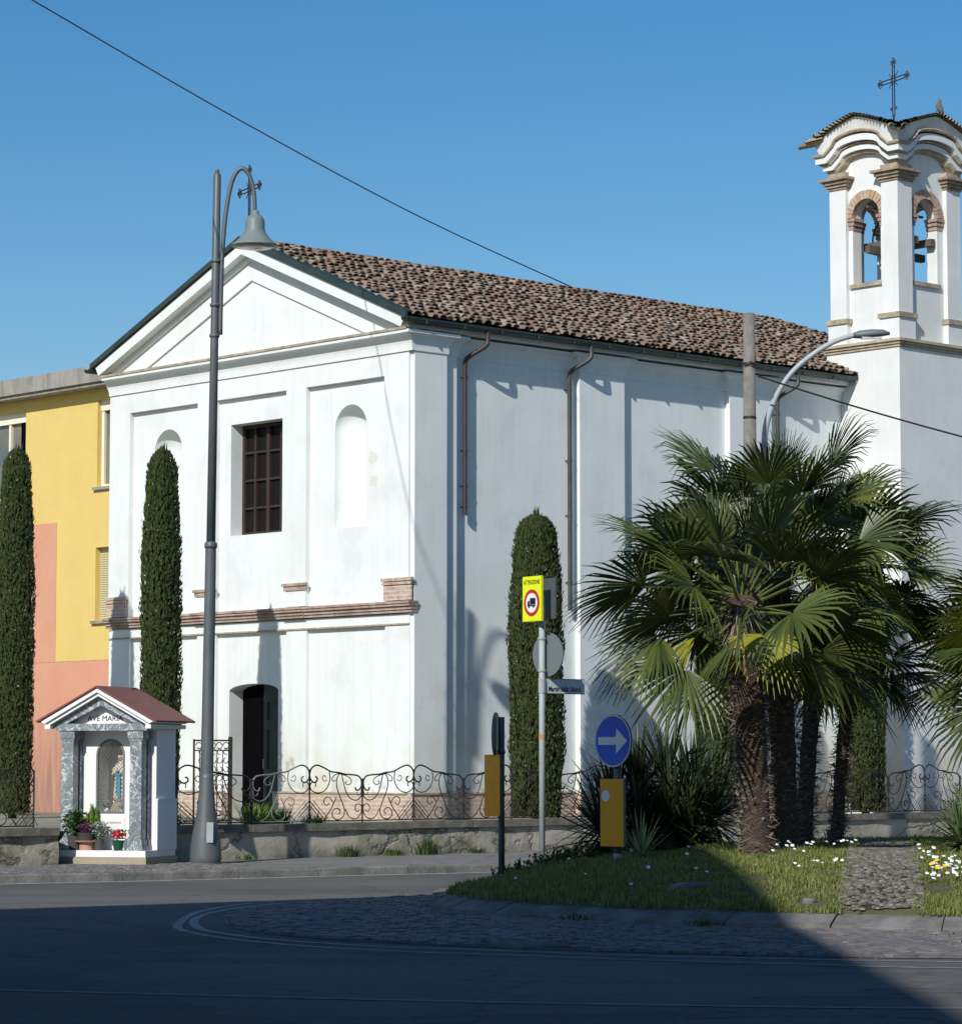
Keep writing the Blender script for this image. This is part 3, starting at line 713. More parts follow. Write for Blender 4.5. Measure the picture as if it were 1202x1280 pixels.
# cornice: cove profile swept round the plan
prof = []
for k in range(9):
    t = k/8*pi/2; prof.append((.03 + .17*(1-cos(t))**1.15, 8.745 + .29*sin(t)**.9))
prof = [(0, 8.74), (.03, 8.742)] + prof + [(.215, 9.037), (.215, 9.09), (.0, 9.10)]
plan = [(.0, W_+.0), (.0, -D1), (.80, -D1), (.80, -D2), (1.12, -D2), (1.12, WB), (4.16, WB), (4.16, -D2), (5.33, -D2), (5.33, WB), (8.22, WB), (8.22, -D2), (9.42, -D2), (9.42, WB), (11.66, WB)]
def sweep(mb, plan, prof, start_n=None):
    P = [Vector((a, b, 0)) for a, b in plan]; m_ = len(prof); vs = []
    for i, p in enumerate(P):
        ns = []
        if i > 0: t = (p-P[i-1]).normalized(); ns.append(Vector((t.y, -t.x, 0)))
        if i < len(P)-1: t = (P[i+1]-p).normalized(); ns.append(Vector((t.y, -t.x, 0)))
        if len(ns) == 2:
            nv = ns[0] + ns[1]; nv = nv / max(.2, (1 + ns[0].dot(ns[1])))
        else: nv = ns[0]
        for o, z in prof: vs.append(p + Vector((nv.x*o, nv.y*o*.6, z)))
    mb.add(vs, [(i*m_+k, i*m_+k+1, (i+1)*m_+k+1, (i+1)*m_+k) for i in range(len(P)-1) for k in range(m_-1)])
# plan direction: facade from left to corner then along the side; outward is to the right of travel
mb = MB(); 
def flip(pr): return [(-o, z) for o, z in pr]
sweep(mb, plan, flip([(o*-1*-1, z) for o, z in prof]) if False else prof)
# travelling along -y the right-hand normal is -x (outward); along +x it is -y (outward)
mb.add([(0, W_, 8.74), (R+.3, W_, 8.74), (R+.3, W_, 9.09), (-.215, W_, 9.09), (-.1, W_, 8.95)], [(0,1,2,3,4)])
mb.build('cornice', M['plaster'], CH)
mb = MB(); mb.box((-.235, -D1-.08, 9.092), (R, W_+.03, 9.135)); mb.build('cornice_ledge', M['brickbuff'], CH)
# pediment: raking bands
apex = 11.02; half = W_/2; cy = W_/2
RS = .410                       # roof slope
def tri(z0, inset): # lower-left, lower-right, apex of a triangle shrunk by inset
    return [(cy-(half-inset), z0), (cy+(half-inset), z0), (cy, z0+(half-inset)*RS)]
mb = MB()
zb = 9.137
mb.prism([(R-.06, -.0, zb), (R-.06, W_, zb), (R-.06, cy, zb+half*RS)], (.3, 0, 0))      # tympanum
def rake(mb, x0, x1, d0, d1, ext=.0, zoff=0):
    """raking band between two lines parallel to the roof: d = vertical distance below the roof line"""
    ztop = lambda y: 11.17 - abs(y-cy)*RS
    e = half + ext
    for sgn in (-1, 1):
        ye = cy + sgn*e
        yb = lambda d: cy + sgn*min(e, (11.17 - d - zb)/RS)
        pts = [(x0, cy, 11.17-d0), (x0, yb(d0), max(zb, 11.17-d0-abs(yb(d0)-cy)*RS)), (x0, yb(d1), max(zb, 11.17-d1-abs(yb(d1)-cy)*RS)), (x0, cy, 11.17-d1)]
        mb.prism(pts, (x1-x0, 0, 0))
rake(mb, -.005, R-.061, .30, .66, .0)       # inner broad band
rake(mb, -.06, R-.07, .20, .298, .1)
rake(mb, -.25, R-.08, -.01, .198, .16)     # outer white cornice
mb.build('pediment', M['plaster'], CH)
# roof
EX, EY0, EY1 = -.28, -.24, W_+.25
def rz(y): return 11.21 - abs(y-cy)*RS
mb = MB()
e0, e1 = EX, LN+.3; rdg0, rdg1 = EX, 13.9+.4; th = .025
for up in (0,):
    vs = [(e0, EY0, rz(EY0)), (e0, cy, rz(cy)), (e0, EY1, rz(EY1)), (e1, EY1, rz(EY1)), (rdg1, cy, rz(cy)), (e1, EY0, rz(EY0))]
    vs += [(x, y, z-th) for x, y, z in vs]
    mb.add(vs, [(0,5,4,1), (1,4,3,2), (5,3,4), (6,7,10,11), (7,8,9,10), (11,10,9), (0,6,11,5), (2,3,9,8), (5,11,9,3), (0,1,7,6), (1,2,8,7)])
mb.build('roof', M['tilebase'], CH)
def coppi(mb, P, U, V, N, ncol, nrow, wcol, erow, clip=None):
    """P origin at the eave, U along the eave, V up the slope, N normal"""
    for c in range(ncol):
        for r in range(nrow):
            jx = random.uniform(-.03, .03); jr = random.uniform(-.06, .06); lift = random.uniform(0, .016)
            if clip and not clip(c*wcol, r*erow): continue
            o = P + U*((c+.5)*wcol+jx) + V*(r*erow+jr)
            L = erow*1.38; r0, r1 = wcol*.47*random.uniform(.9, 1.08), wcol*.38; vs = []
            tw = random.uniform(-.09, .09)
            for (t, rr, up) in ((0, r0, .058+lift), (L, r1, .012+lift*.4)):
                for k in range(7):
                    a = pi*k/6; vs.append(o + V*t + U*(cos(a)*rr + tw*t) + N*(sin(a)*rr*.78 + up))
            for k in range(7):
                a = pi*k/6; vs.append(o + U*(cos(a)*(r0-.018)) + N*(sin(a)*(r0*.78-.018) + .058+lift))
            mb.add(vs, [(k, k+1, 8+k, 7+k) for k in range(6)] + [(k+1, k, 14+k, 15+k) for k in range(6)])
            # channel tile between
            o2 = o + U*wcol*.5; vs = []
            for (t, rr, up) in ((0, wcol*.36, .05), (L, wcol*.44, .012)):
                for k in range(5):
                    a = pi + pi*k/4; vs.append(o2 + V*t + U*(cos(a)*rr) + N*(sin(a)*rr*.5 + up + .03))
            mb.add(vs, [(k, k+1, 6+k, 5+k) for k in range(4)])
Vr = Vector((0, cos(math.atan(RS)), sin(math.atan(RS)))); Nr = Vector((0, -sin(math.atan(RS)), cos(math.atan(RS))))
mb = MB(); SL = (cy-EY0)/Vr.y
def clipR(u, v):  # hip at the far end
    x = EX + u; return x < LN+.25 - (LN+.3-rdg1)*(v/SL)
coppi(mb, Vector((EX+.12, EY0-.05, rz(EY0)-.02)), Vector((1,0,0)), Vr, Nr, 95, 19, .181, SL/18.6, clipR)
mb.build('roof_tiles', M['tile'], CH)
mb = MB(); Vl = Vector((0, -Vr.y, Vr.z)); Nl = Vector((0, -Nr.y, Nr.z))
coppi(mb, Vector((EX+.12, EY1+.05, rz(EY1)-.05)), Vector((1,0,0)), Vl, Nl, 95, 19, .181, SL/19, clipR)
# far hip
coppi(mb, Vector((e1, EY0+.2, rz(EY0)+.0)), Vector((0,1,0)), Vector((-(e1-rdg1), 0, rz(cy)-rz(EY0))).normalized(), Vector((rz(cy)-rz(EY0), 0, e1-rdg1)).normalized(), 24, 6, .4, .55, lambda u, v: abs(u-4.8) < 4.7*(1-v/3.6))
mb.build('roof_tiles', M['tile'], CH)
mb = MB()   # ridge tiles
x = EX+.05
while x < rdg1:
    vs = []; rr = .085*random.uniform(.92, 1.08); dy = random.uniform(-.015, .015); up = random.uniform(-.012, .0)
    for (t, q) in ((0, rr), (.40, rr*.93)):
        for k in range(7): a = pi*k/6; vs.append(Vector((x+t, cy+dy+cos(a)*q, rz(cy)+up+sin(a)*q*.85)))
    mb.add(vs, [(k, k+1, 8+k, 7+k) for k in range(6)]); x += .31
hipv = Vector((e1, EY0, rz(EY0))) - Vector((rdg1, cy, rz(cy)))
for k in range(13):
    o = Vector((rdg1, cy, rz(cy)+.07)) + hipv*(k/13); s = Vector((0,0,1)).cross(hipv).normalized(); vs = []
    for t, q in ((0, .10), (1.25/13, .12)):
        for a_ in range(7): a = pi*a_/6; vs.append(o + hipv*t + s*cos(a)*q + Vector((0,0,sin(a)*q*.8-.05)))
    mb.add(vs, [(i_, i_+1, 8+i_, 7+i_) for i_ in range(6)])
mb.build('ridge_tiles', M['tile'], CH)
mb = MB()   # green flashing along the gable
for sgn, ye in ((-1, EY0-.02), (1, EY1+.02)):
    pts = [(EX-.03, cy, 11.20), (EX-.03, ye, 11.20-abs(ye-cy)*RS), (EX-.03, ye, 11.29-abs(ye-cy)*RS), (EX-.03, cy, 11.29)]
    mb.prism(pts, (.05, 0, 0))
    pts = [(EX-.03, cy, 11.29), (EX-.03, ye, 11.29-abs(ye-cy)*RS), (EX+.22, ye, 11.305-abs(ye-cy)*RS), (EX+.22, cy, 11.305)]
    mb.prism(pts, (0, 0, .012))
mb.build('gable_flashing', M['flash'], CH)
mb = MB()   # gutter (half round) and fascia
gz = rz(EY0)-.02
for (yy, xa, xb, sg) in ((EY0-.03, -.36, 11.64, 1), (EY1+.06, -.36, 11.64, -1)):
    vs = []
    for x in (xa, xb):
        for k in range(8): a = pi + pi*k/7; vs.append(Vector((x, yy+cos(a)*.075, gz+sin(a)*.085)))
        for k in range(7, -1, -1): a = pi + pi*k/7; vs.append(Vector((x, yy+cos(a)*.068, gz+.003+sin(a)*.078)))
    mb.add(vs, [(k, k+1, 16+k+1, 16+k) for k in range(15)] + [(15, 0, 16, 31), tuple(range(16)), tuple(range(16, 32))[::-1]])
    for q in range(13): x = .1+q*.9; mb.box((x, yy-.082, gz-.09), (x+.025, yy+.082, gz+.004))
mb.build('gutter', M['copper'], CH)
mb = MB()   # soffit board between cove and gutter
mb.box((-.1, -.10, 9.137), (11.65, .2, 9.22)); mb.build('soffit', M['plaster'], CH)
# downpipes
def pipe(v, y1, zb_, m, yb=.02, r=.042):
    mb = MB(); P = spline([(v+.26, EY0-.03, gz-.05), (v+.26, EY0-.05, gz-.22), (v+.22, EY0-.03, gz-.34), (v+.05, yb-.04, gz-.52), (v, yb, gz-.64), (v, yb, gz-.85)], 4)
    mb.tube(P + [(v, yb, zb_)], r, 10)
    for zz in (gz-.9, gz-2.2, gz-3.2, zb_+.5):
        if zz > zb_: mb.tube([(v, yb, zz), (v, yb, zz+.03)], r+.008, 10); mb.box((v-.012, yb, zz+.005), (v+.012, .13, zz+.025))
    return mb.build('downpipe', m, CH)
pipe(1.34, 0, 5.95, M['pipe_brown']); pipe(3.92, 0, 4.36, M['pipe_green']); pipe(9.62, 0, 1.2, M['pipe_green'])
# window of the facade
wn = MB(); x = R+.30
y0, y1, z0, z1 = win
wn.box((x-.03, y0, z0), (x+.03, y0+.07, z1)); wn.box((x-.03, y1-.07, z0), (x+.03, y1, z1)); wn.box((x-.03, y0+.07, z1-.07), (x+.03, y1-.07, z1)); wn.box((x-.03, y0+.07, z0), (x+.03, y1-.07, z0+.07))
for k in (1, 2, 3): yy = y0 + (y1-y0)*k/4; wn.box((x-.028, yy-.025 - (.02 if k == 2 else 0), z0+.07), (x+.028, yy+.025+(.02 if k == 2 else 0), z1-.07))
for k in (1, 2, 3): zz = z0 + (z1-z0)*k/4; wn.box((x-.022, y0+.07, zz-.02), (x+.022, y1-.07, zz+.02))
WN = wn.build('window', M['wood'], CH); g = MB(); g.box((x+.031, y0, z0), (x+.04, y1, z1)); g.build('pane', M['glass'], WN)
# side window, small
sw = MB(); sw.box((6.22, .12, 5.62), (6.80, .129, 6.28)); sww = sw.build('window', M['dark'], CH)
sb = MB()
for k in range(5): sb.tube([(6.29+k*.11, .10, 5.62), (6.29+k*.11, .10, 6.28)], .008, 4)
sb.build('bar', M['iron'], sww)
# door
dr = MB(); xd = R+.26; 
dr.box((xd, door[0], GZ), (xd+.05, 4.42, 3.04)); 
for (a, b, c_, d_) in ((3.78, 4.32, 2.35, 2.75), (3.78, 4.32, 1.45, 2.25), (3.78, 4.32, .7, 1.35)):
    for q in ((a, b, c_, c_+.035), (a, b, d_-.035, d_), (a, a+.035, c_+.035, d_-.035), (b-.035, b, c_+.035, d_-.035)):
        dr.box((xd-.025, q[0], q[2]), (xd-.001, q[1], q[3]))
DR = dr.build('door', M['doorgreen'], CH); h = MB(); h.tube([(xd-.05, 4.36, 1.5), (xd-.05, 4.36, 1.66)], .012, 6); h.tube([(xd-.05, 4.36, 1.66), (xd-.001, 4.36, 1.66)], .01, 5); h.build('handle', M['galv'], DR)
dk = MB(); dk.box((R+.55, door[0]-.05, GZ), (R+3, door[1]+.05, 3.1)); dk.add([], []); 
dk2 = MB(); dk2.add([(R+.322, door[0]-.02, GZ), (R+.322, door[1]+.02, GZ), (R+.322, door[1]+.02, 3.1), (R+.322, door[0]-.02, 3.1)], [(0,1,2,3)]); dk2.build('doorway_shade_sheet', M['dark'], CH)  # flat black sheet painted as the shade inside the door
# gable cross, wrought iron
def cross_mesh(h):
    mb = MB(); r = .016; w = h*.36; ch = h*.68
    for s in (-.035, .035):
        mb.tube([(0, s, h*.12), (0, s, h*.93)], r*.8, 5); mb.tube([(0, -w*.85, ch+s), (0, w*.85, ch+s)], r*.8, 5)
    mb.tube([(0, 0, 0), (0, 0, h*.14)], r*1.3, 6)
    def lobe(cy_, cz):
        for (a, b) in ((0, .055), (.055, 0), (-.055, 0), (0, -.055)):
            pts = [(0, cy_+a+cos(k*pi/4)*.034, cz+b+sin(k*pi/4)*.034) for k in range(9)]; mb.tube(pts, r*.7, 4)
        mb.tube([(0, cy_-.02, cz), (0, cy_+.02, cz)], .03, 6)
    lobe(0, h*.95); lobe(-w*.95, ch); lobe(w*.95, ch)
    for sg in (-1, 1):
        pts = [(0, sg*(.03+.05*k/6), h*.22+.05*sin(k/6*pi)) for k in range(7)]; mb.tube(pts, r*.8, 4)
        pts = [(0, sg*.085+cos(k*pi/4)*.028, h*.24+sin(k*pi/4)*.028) for k in range(9)]; mb.tube(pts, r*.7, 4)
        for q in (-1, 1): mb.tube([(0, sg*.05, ch+q*.05), (0, sg*.15, ch+q*.15)], r*.6, 4)
    pts = [(0, cos(k*pi/6)*.085, ch+sin(k*pi/6)*.085) for k in range(13)]; mb.tube(pts, r*.8, 4)
    return mb
cr = cross_mesh(1.35).build('cross', M['iron'], CH); cr.location = (-.1, cy-.05, 11.28); cr.rotation_euler = (0, 0, radians(-15))

# ------------------------------------------------------------------ bell tower
TW = empty('bell_tower', L2W(11.66, 0), YAW, 'white square bell tower with arched openings and a wavy stepped cornice', 'bell tower')
ty0, ty1 = -1.38, .49; tx0, tx1 = 0, 2.09
mb = MB(); mb.box((tx0, ty0, .4), (tx1, ty1, 9.80))
mb.build('shaft', M['plaster2'], TW)
mb = MB()
for i, (z0, z1, pr) in enumerate(((9.802, 9.852, .03), (9.856, 9.906, .06), (9.91, 9.965, .10))):
    mb.box((tx0-pr, ty0-pr, z0), (tx1+pr, ty1+pr, z1))
mb.build('shaft_cornice', mat('tower_brick_band', (.55,.47,.32), .9, (.30,.25,.18), 5, .8, .3, 40, .02), TW)
bx0, bx1, by0, by1 = .06, 2.05, -1.33, .43
PW = .42; RB = .10   # pilaster width and recess of the wall behind
cxs = [(bx0, by0), (bx1-PW-.02, by0), (bx0, by1-PW), (bx1-PW-.02, by1-PW)]
for (x, y) in cxs:
    mb = MB(); mb.box((x, y, 10.502), (x+PW+.02, y+PW, 13.15)); mb.build('corner_pilaster', M['plaster2'], TW)
    mb = MB(); mb.box((x-.035, y-.035, 9.967), (x+PW+.055, y+PW+.035, 10.40)); mb.build('pedestal', M['plaster2'], TW)
    mb = MB(); mb.box((x-.07, y-.07, 10.402), (x+PW+.09, y+PW+.07, 10.50)); mb.build('pedestal_band', M['brickbuff'], TW)
for (x, y) in cxs:
    mb = MB()
    for z0, z1, pr in ((13.152, 13.20, .025), (13.203, 13.26, .06), (13.263, 13.33, .10), (13.333, 13.385, .16)):
        mb.box((x-pr, y-pr, z0), (x+PW+.02+pr, y+PW+pr, z1))
    mb.build('capital', M['capbrick'], TW)
# walls with arched openings; wall thickness .3
sill, imp, rr_ = 11.18, 12.55, .36
mb = MB()
def tower_side(a0, a1, ac, front, back):
    hole = [(ac-rr_, sill), (ac+rr_, sill)] + [(ac+rr_*cos(pi*k/14), imp+rr_*sin(pi*k/14)) for k in range(15)]
    out = [(a0, 9.97), (a1, 9.97), (a1, 14.0), (a0, 14.0)]
    wall_holes(mb, out, [hole], front); wall_holes(mb, out, [hole], back); reveal(mb, hole, front, back)
xm = (bx0+bx1)/2; ym = (by0+by1)/2
xf, xb = bx0+RB, bx1-RB; yf, yb = by0+RB, by1-RB; TH = .26
tower_side(yf, yb, ym, lambda a, b: Vector((xf, a, b)), lambda a, b: Vector((xf+TH, a, b)))
tower_side(yf, yb, ym, lambda a, b: Vector((xb, a, b)), lambda a, b: Vector((xb-TH, a, b)))
tower_side(xf, xb, xm, lambda a, b: Vector((a, yf, b)), lambda a, b: Vector((a, yf+TH, b)))
tower_side(xf, xb, xm, lambda a, b: Vector((a, yb, b)), lambda a, b: Vector((a, yb-TH, b)))
mb.build('belfry_wall', M['plaster2'], TW)
def on_side(s):
    if s == 0: return lambda a, o, z: Vector((xf-o, ym+a, z))
    if s == 1: return lambda a, o, z: Vector((xm+a, yf-o, z))
    if s == 2: return lambda a, o, z: Vector((xb+o, ym+a, z))
    return lambda a, o, z: Vector((xm+a, yb+o, z))
for s in range(4):
    F = on_side(s); mb = MB(); NV = 15
    for k in range(NV):
        a0, a1 = pi*(k+.06)/NV, pi*(k+.94)/NV; ro = rr_+.17 + random.uniform(-.008, .008); vs = []
        for o in (-.06, .035+random.uniform(-.004,.008)):
            for (r_, a_) in ((rr_-.012, a0), (ro, a0), (ro, a1), (rr_-.012, a1)): vs.append(F(r_*cos(a_), o, imp+r_*sin(a_)))
        mb.add(vs, [(0,1,2,3), (4,7,6,5), (0,4,5,1), (1,5,6,2), (2,6,7,3), (3,7,4,0)])
    mb.build('brick_arch', M['voussoir'], TW)
    for sg in (-1, 1):
        mb = MB()
        for z0, z1, pr in ((imp-.24, imp-.165, .02), (imp-.155, imp-.085, .05), (imp-.075, imp-.01, .08)):
            A = sg*(rr_-pr); B = sg*(rr_+.16+pr*.6)
            vs = [F(a, o, z) for z in (z0, z1) for (a, o) in ((A, -TH), (B, -.001 if False else -TH), (B, pr*.7), (A, pr*.7))]
            mb.add(vs, [(0,1,2,3), (4,5,6,7), (0,1,5,4), (1,2,6,5), (2,3,7,6), (3,0,4,7)])
        mb.build('impost', M['brickpink'], TW)
    mb = MB(); vs = [F(a, o, z) for z in (sill-.07, sill+.012) for (a, o) in ((-rr_-.06, -TH), (rr_+.06, -TH), (rr_+.06, .05), (-rr_-.06, .05))]
    mb.add(vs, [(0,1,2,3), (4,5,6,7), (0,1,5,4), (1,2,6,5), (2,3,7,6), (3,0,4,7)]); mb.build('sill', M['brickbuff'], TW)
# wavy entablature swept round the belfry
def rise(u):  # u in 0..1 along a face
    d = abs(u-.5)*2
    if d > .74: return 0.0
    if d > .56: t = (.74-d)/.18; return .16*t
    return .16 + .22*sqrt(max(0, 1-(d/.56)**2))
def rise2(u):
    d = abs(u-.5)*2
    return .40*(1-d**1.25)
US = [0, .06, .13, .17, .22] + [.22+.56*k/16 for k in range(1, 16)] + [.78, .83, .87, .94]
def ring_pts(o, z, amp=1.0, fn=None):
    fn = fn or rise
    out = []
    X0, X1, Y0, Y1 = bx0-o, bx1+o, by0-o, by1+o
    for (p, q) in (((X0, Y1), (X0, Y0)), ((X0, Y0), (X1, Y0)), ((X1, Y0), (X1, Y1)), ((X1, Y1), (X0, Y1))):
        for u in US: out.append(Vector((p[0]+(q[0]-p[0])*u, p[1]+(q[1]-p[1])*u, z + amp*fn(u))))
    return out
def wband(name, prof, m, amp=1):
    mb = MB(); vs = []
    for o, z in prof: vs += ring_pts(o, z, amp)
    n_ = len(US)*4; m_ = len(prof)
    mb.add(vs, [(j*n_+k, j*n_+(k+1) % n_, (j+1)*n_+(k+1) % n_, (j+1)*n_+k) for j in range(m_-1) for k in range(n_)])
    mb.build(name, m, TW)
for (x, y) in cxs:
    mb = MB(); mb.box((x-.01, y-.01, 13.387), (x+PW+.03, y+PW+.01, 13.50)); mb.build('impost_block', M['brickbuff'], TW)
wband('frieze_course', [(-.12, 13.50), (.01, 13.502), (.03, 13.53), (.03, 13.56)], M['brickbuff'], .8)
wband('entablature', [(-.10, 13.561), (.09, 13.562), (.09, 13.665), (.05, 13.668)], M['plaster2'], .82)
wband('entablature', [(.04, 13.668), (.13, 13.67), (.13, 13.70)], M['brickbuff'], .85)
wband('entablature', [(.12, 13.701), (.20, 13.702), (.20, 13.83), (.10, 13.832)], M['plaster2'], .9)
wband('entablature', [(.10, 13.832), (.24, 13.835), (.255, 13.87), (.23, 13.895), (.10, 13.90)], M['brickbuff'])
mb = MB(); vs = ring_pts(.13, 13.90) + ring_pts(.145, 13.93, 1) + ring_pts(.20, 14.08, 1.0, rise2) + ring_pts(.22, 14.13, 1.0, rise2); n_ = len(US)*4
mb.add(vs, [(j*n_+k, j*n_+(k+1) % n_, (j+1)*n_+(k+1) % n_, (j+1)*n_+k) for j in range(3) for k in range(n_)]); mb.build('gable_band', M['plaster2'], TW)
# inner cover above frieze so no gap
# roof surface: from wavy edge to the centre
def roofpt(u, side, t):
    e = ring_pts(.27, 14.13)[side*len(US)+u]; c = Vector((xm, ym, 14.62))
    p = e.lerp(c, t); k = rise(US[u]); p.z = 14.13 + k*(1-t)*1.0 + (14.62-14.13)*(t**.8); p.z = max(p.z, 14.13 + k - .02*t) if k > .2 else p.z; return p
mb = MB(); TS = [0, .18, .36, .54, .72, .88, 1.0]; nU = len(US)
edge = ring_pts(.27, 14.13, 1.0, rise2); NN = len(edge); vs = []
for t in TS:
    for i_, e in enumerate(edge):
        k = e.z - 14.13; c = Vector((xm, ym, 14.6)); p = e.lerp(c, t); p.z = 14.135 + k*(1-t*.35) + (.40-k*.65)*t; vs.append(p)
mb.add(vs, [(j*NN+k, j*NN+(k+1) % NN, (j+1)*NN+(k+1) % NN, (j+1)*NN+k) for j in range(len(TS)-1) for k in range(NN)])
mb.build('roof', mat('mossy_tile_bed', (.20,.17,.12), .95, (.11,.09,.065), 6, .8, .6, 30, .03), TW)
mb = MB()   # tiles on the roof, laid out from the centre to the wavy edge
for i_ in range(0, NN):
    e = edge[i_]; e2 = edge[(i_+1) % NN]; m1 = (e+e2)/2
    k = m1.z-14.13; c = Vector((xm, ym, 14.6)); wd = (e2-e).length
    if wd < .04 : continue
    for (t0, t1) in ((-.06, .3), (.2, .55), (.45, .85)):
        A = m1.lerp(c, t0); B = m1.lerp(c, t1)
        A.z = 14.13 + k*(1-t0*.35) + (.40-k*.65)*t0 + .035; B.z = 14.13 + k*(1-t1*.35) + (.40-k*.65)*t1 + .01
        d = (B-A).normalized(); s = d.cross(Vector((0,0,1))).normalized(); up = s.cross(d); rw = max(.055, min(.1, wd*.62*(1-max(0, t0)))); vs = []
        for (p, q) in ((A, rw), (B, rw*.8)):
            for a_ in range(6): a = pi*a_/5; vs.append(p + s*cos(a)*q + up*sin(a)*q*.6 + Vector((0,0,random.uniform(0,.008))))
        mb.add(vs, [(a_, a_+1, 7+a_, 6+a_) for a_ in range(5)])
for (x, y, dx, dy) in ((bx0-.27, by0-.27, -1, -1), (bx0-.27, by1+.27, -1, 1), (bx1+.27, by0-.27, 1, -1), (bx1+.27, by1+.27, 1, 1)):
    d = Vector((dx, dy, -.35)).normalized(); s = d.cross(Vector((0,0,1))).normalized(); p = Vector((x, y, 14.15)) - d*.25; vs = []
    for t, q in ((0, .16), (.50, .11)):
        for a_ in range(7): a = pi*a_/6; vs.append(p + d*t + s*cos(a)*q - Vector((0,0,1))*sin(a)*q*.7)
    mb.add(vs, [(a_, a_+1, 8+a_, 7+a_) for a_ in range(6)])
    for off in (-.13, .13):
        vs = []
        for t, q in ((0, .09), (.38, .08)):
            for a_ in range(7): a = pi*a_/6; vs.append(p + d*t + s*(off + cos(a)*q) + Vector((0,0,1))*sin(a)*q*.7)
        mb.add(vs, [(a_, a_+1, 8+a_, 7+a_) for a_ in range(6)])
mb.build('roof_tiles', mat('lichen_tile', (.25,.2,.14), .9, isl=[(.22,.18,.13), (.32,.27,.19), (.40,.35,.26), (.26,.20,.15)], var=(.4,.36,.25), scale=12, amt=.6), TW)
cr = cross_mesh(1.35).build('cross', M['iron'], TW); cr.location = (xm, ym, 14.55); cr.rotation_euler = (0, 0, radians(-15))
# bell, wheel and beams
mb = MB()
for z, y0_, y1_ in ((11.98, by0+.12, by1-.12),): mb.box((xm-.32, y0_, z), (xm-.20, y1_, z+.14)); mb.box((xm+.2, y0_, z), (xm+.32, y1_, z+.14))
mb.box((bx0+.12, ym-.06, 11.80), (bx1-.12, ym+.06, 11.95))
mb.box((bx0+.12, ym-.03, 12.72), (bx1-.12, ym+.03, 12.76)); mb.box((xm-.04, ym-.2, 10.0), (xm+.04, ym-.08, 12.7))
mb.build('bell_frame', M['woodgrey'], TW)
mb = MB(); mb.tube([(xm+.06, ym+.22+.42*cos(k*pi/12), 12.25+.42*sin(k*pi/12)) for k in range(25)], .018, 5)
for k in range(4): a = k*pi/4+.3; mb.tube([(xm+.06, ym+.22+.42*cos(a), 12.25+.42*sin(a)), (xm+.06, ym+.22-.42*cos(a), 12.25-.42*sin(a))], .012, 4)
mb.build('bell_wheel', M['iron'], TW)
mb = MB(); mb.lathe([(.02, .52), (.10, .50), (.14, .42), (.15, .25), (.18, .12), (.25, .02), (.26, 0), (.22, .0)], (xm, ym-.12, 12.12), 18); mb.tube([(xm-.3, ym-.12, 12.66), (xm+.3, ym-.12, 12.66)], .05, 6)
BL = mb.build('bell', M['bronze'], TW, smooth=True); c2 = MB(); c2.tube([(xm, ym-.12, 12.4), (xm, ym-.12, 12.1)], .015, 5); c2.lathe([(.0, -.05), (.04, -.03), (.045, .0), (.0, .05)], (xm, ym-.12, 12.1), 8); c2.build('clapper', M['iron'], BL)
# pigeon on the tower roof
pg = MB()
P = [(-.13, 0, .07), (-.08, 0, .085), (-.02, 0, .10), (.05, 0, .135), (.085, 0, .185), (.095, 0, .215), (.125, 0, .222), (.145, 0, .215)]
pg.tube(P, [.008, .035, .058, .058, .034, .032, .014, .003], 10); pg.tube([(-.08,0,.08), (-.2,0,.035)], [.028, .018], 6)
for s in (-.02, .02): pg.tube([(.01, s, .06), (.015, s, 0)], .005, 4)
o = pg.build('pigeon', M['feather'], smooth=True, label='grey brown pigeon perched on the tile roof of the bell tower', cat='pigeon')
o.location = atY(1169, 141, 59.2); o.rotation_euler = (0, radians(-42), radians(170)); o.scale = (1.15,)*3

# ------------------------------------------------------------------ yellow building
YB = empty('apartment_building', L2W(1.0, 8.95), YAW, 'yellow and salmon plastered building with concrete roof edge left of the church', 'building')
U = lambda u: u-8.95
mb = MB(); mb.cur = 0
wz = [(U(9.2), U(10.66), 7.15, 8.93), (U(13.22), U(16.2), 7.1, 8.93), (U(9.2), U(10.68), 4.45, 5.93)]
def rect(a, b, c, d): return [(a, c), (b, c), (b, d), (a, d)]
wall_holes(mb, rect(0, 14, 3.66, 9.22), [rect(*q) for q in wz] , Pf(0))
for q in wz: reveal(mb, rect(*q), Pf(0), Pf(.22))
mb.cur = 1
wall_holes(mb, rect(0, 14, .3, 3.655), [], Pf(0))
mb.add([(-.006, U(12.05), 3.655), (-.006, 13.99, 3.655), (-.006, 13.99, 6.52), (-.006, U(12.05), 6.52)], [(0,1,2,3)])
mb.add([(0, 0, .3), (9, 0, .3), (9, 0, 9.3), (0, 0, 9.3)], [(0,1,2,3)]); mb.add([(0, 14, .3), (9, 14, .3), (9, 14, 9.3), (0, 14, 9.3)], [(0,1,2,3)]); mb.add([(9, 0, .3), (9, 14, .3), (9, 14, 9.3), (9, 0, 9.3)], [(0,1,2,3)])
mb.build('wall', [M['yellow'], M['pink']], YB)
mb = MB(); mb.box((-.42, -.15, 9.22), (9.3, 14.4, 9.55)); mb.box((-.36, -.1, 9.15), (9.2, 14.3, 9.219)); mb.build('roof_edge', M['concrete'], YB)
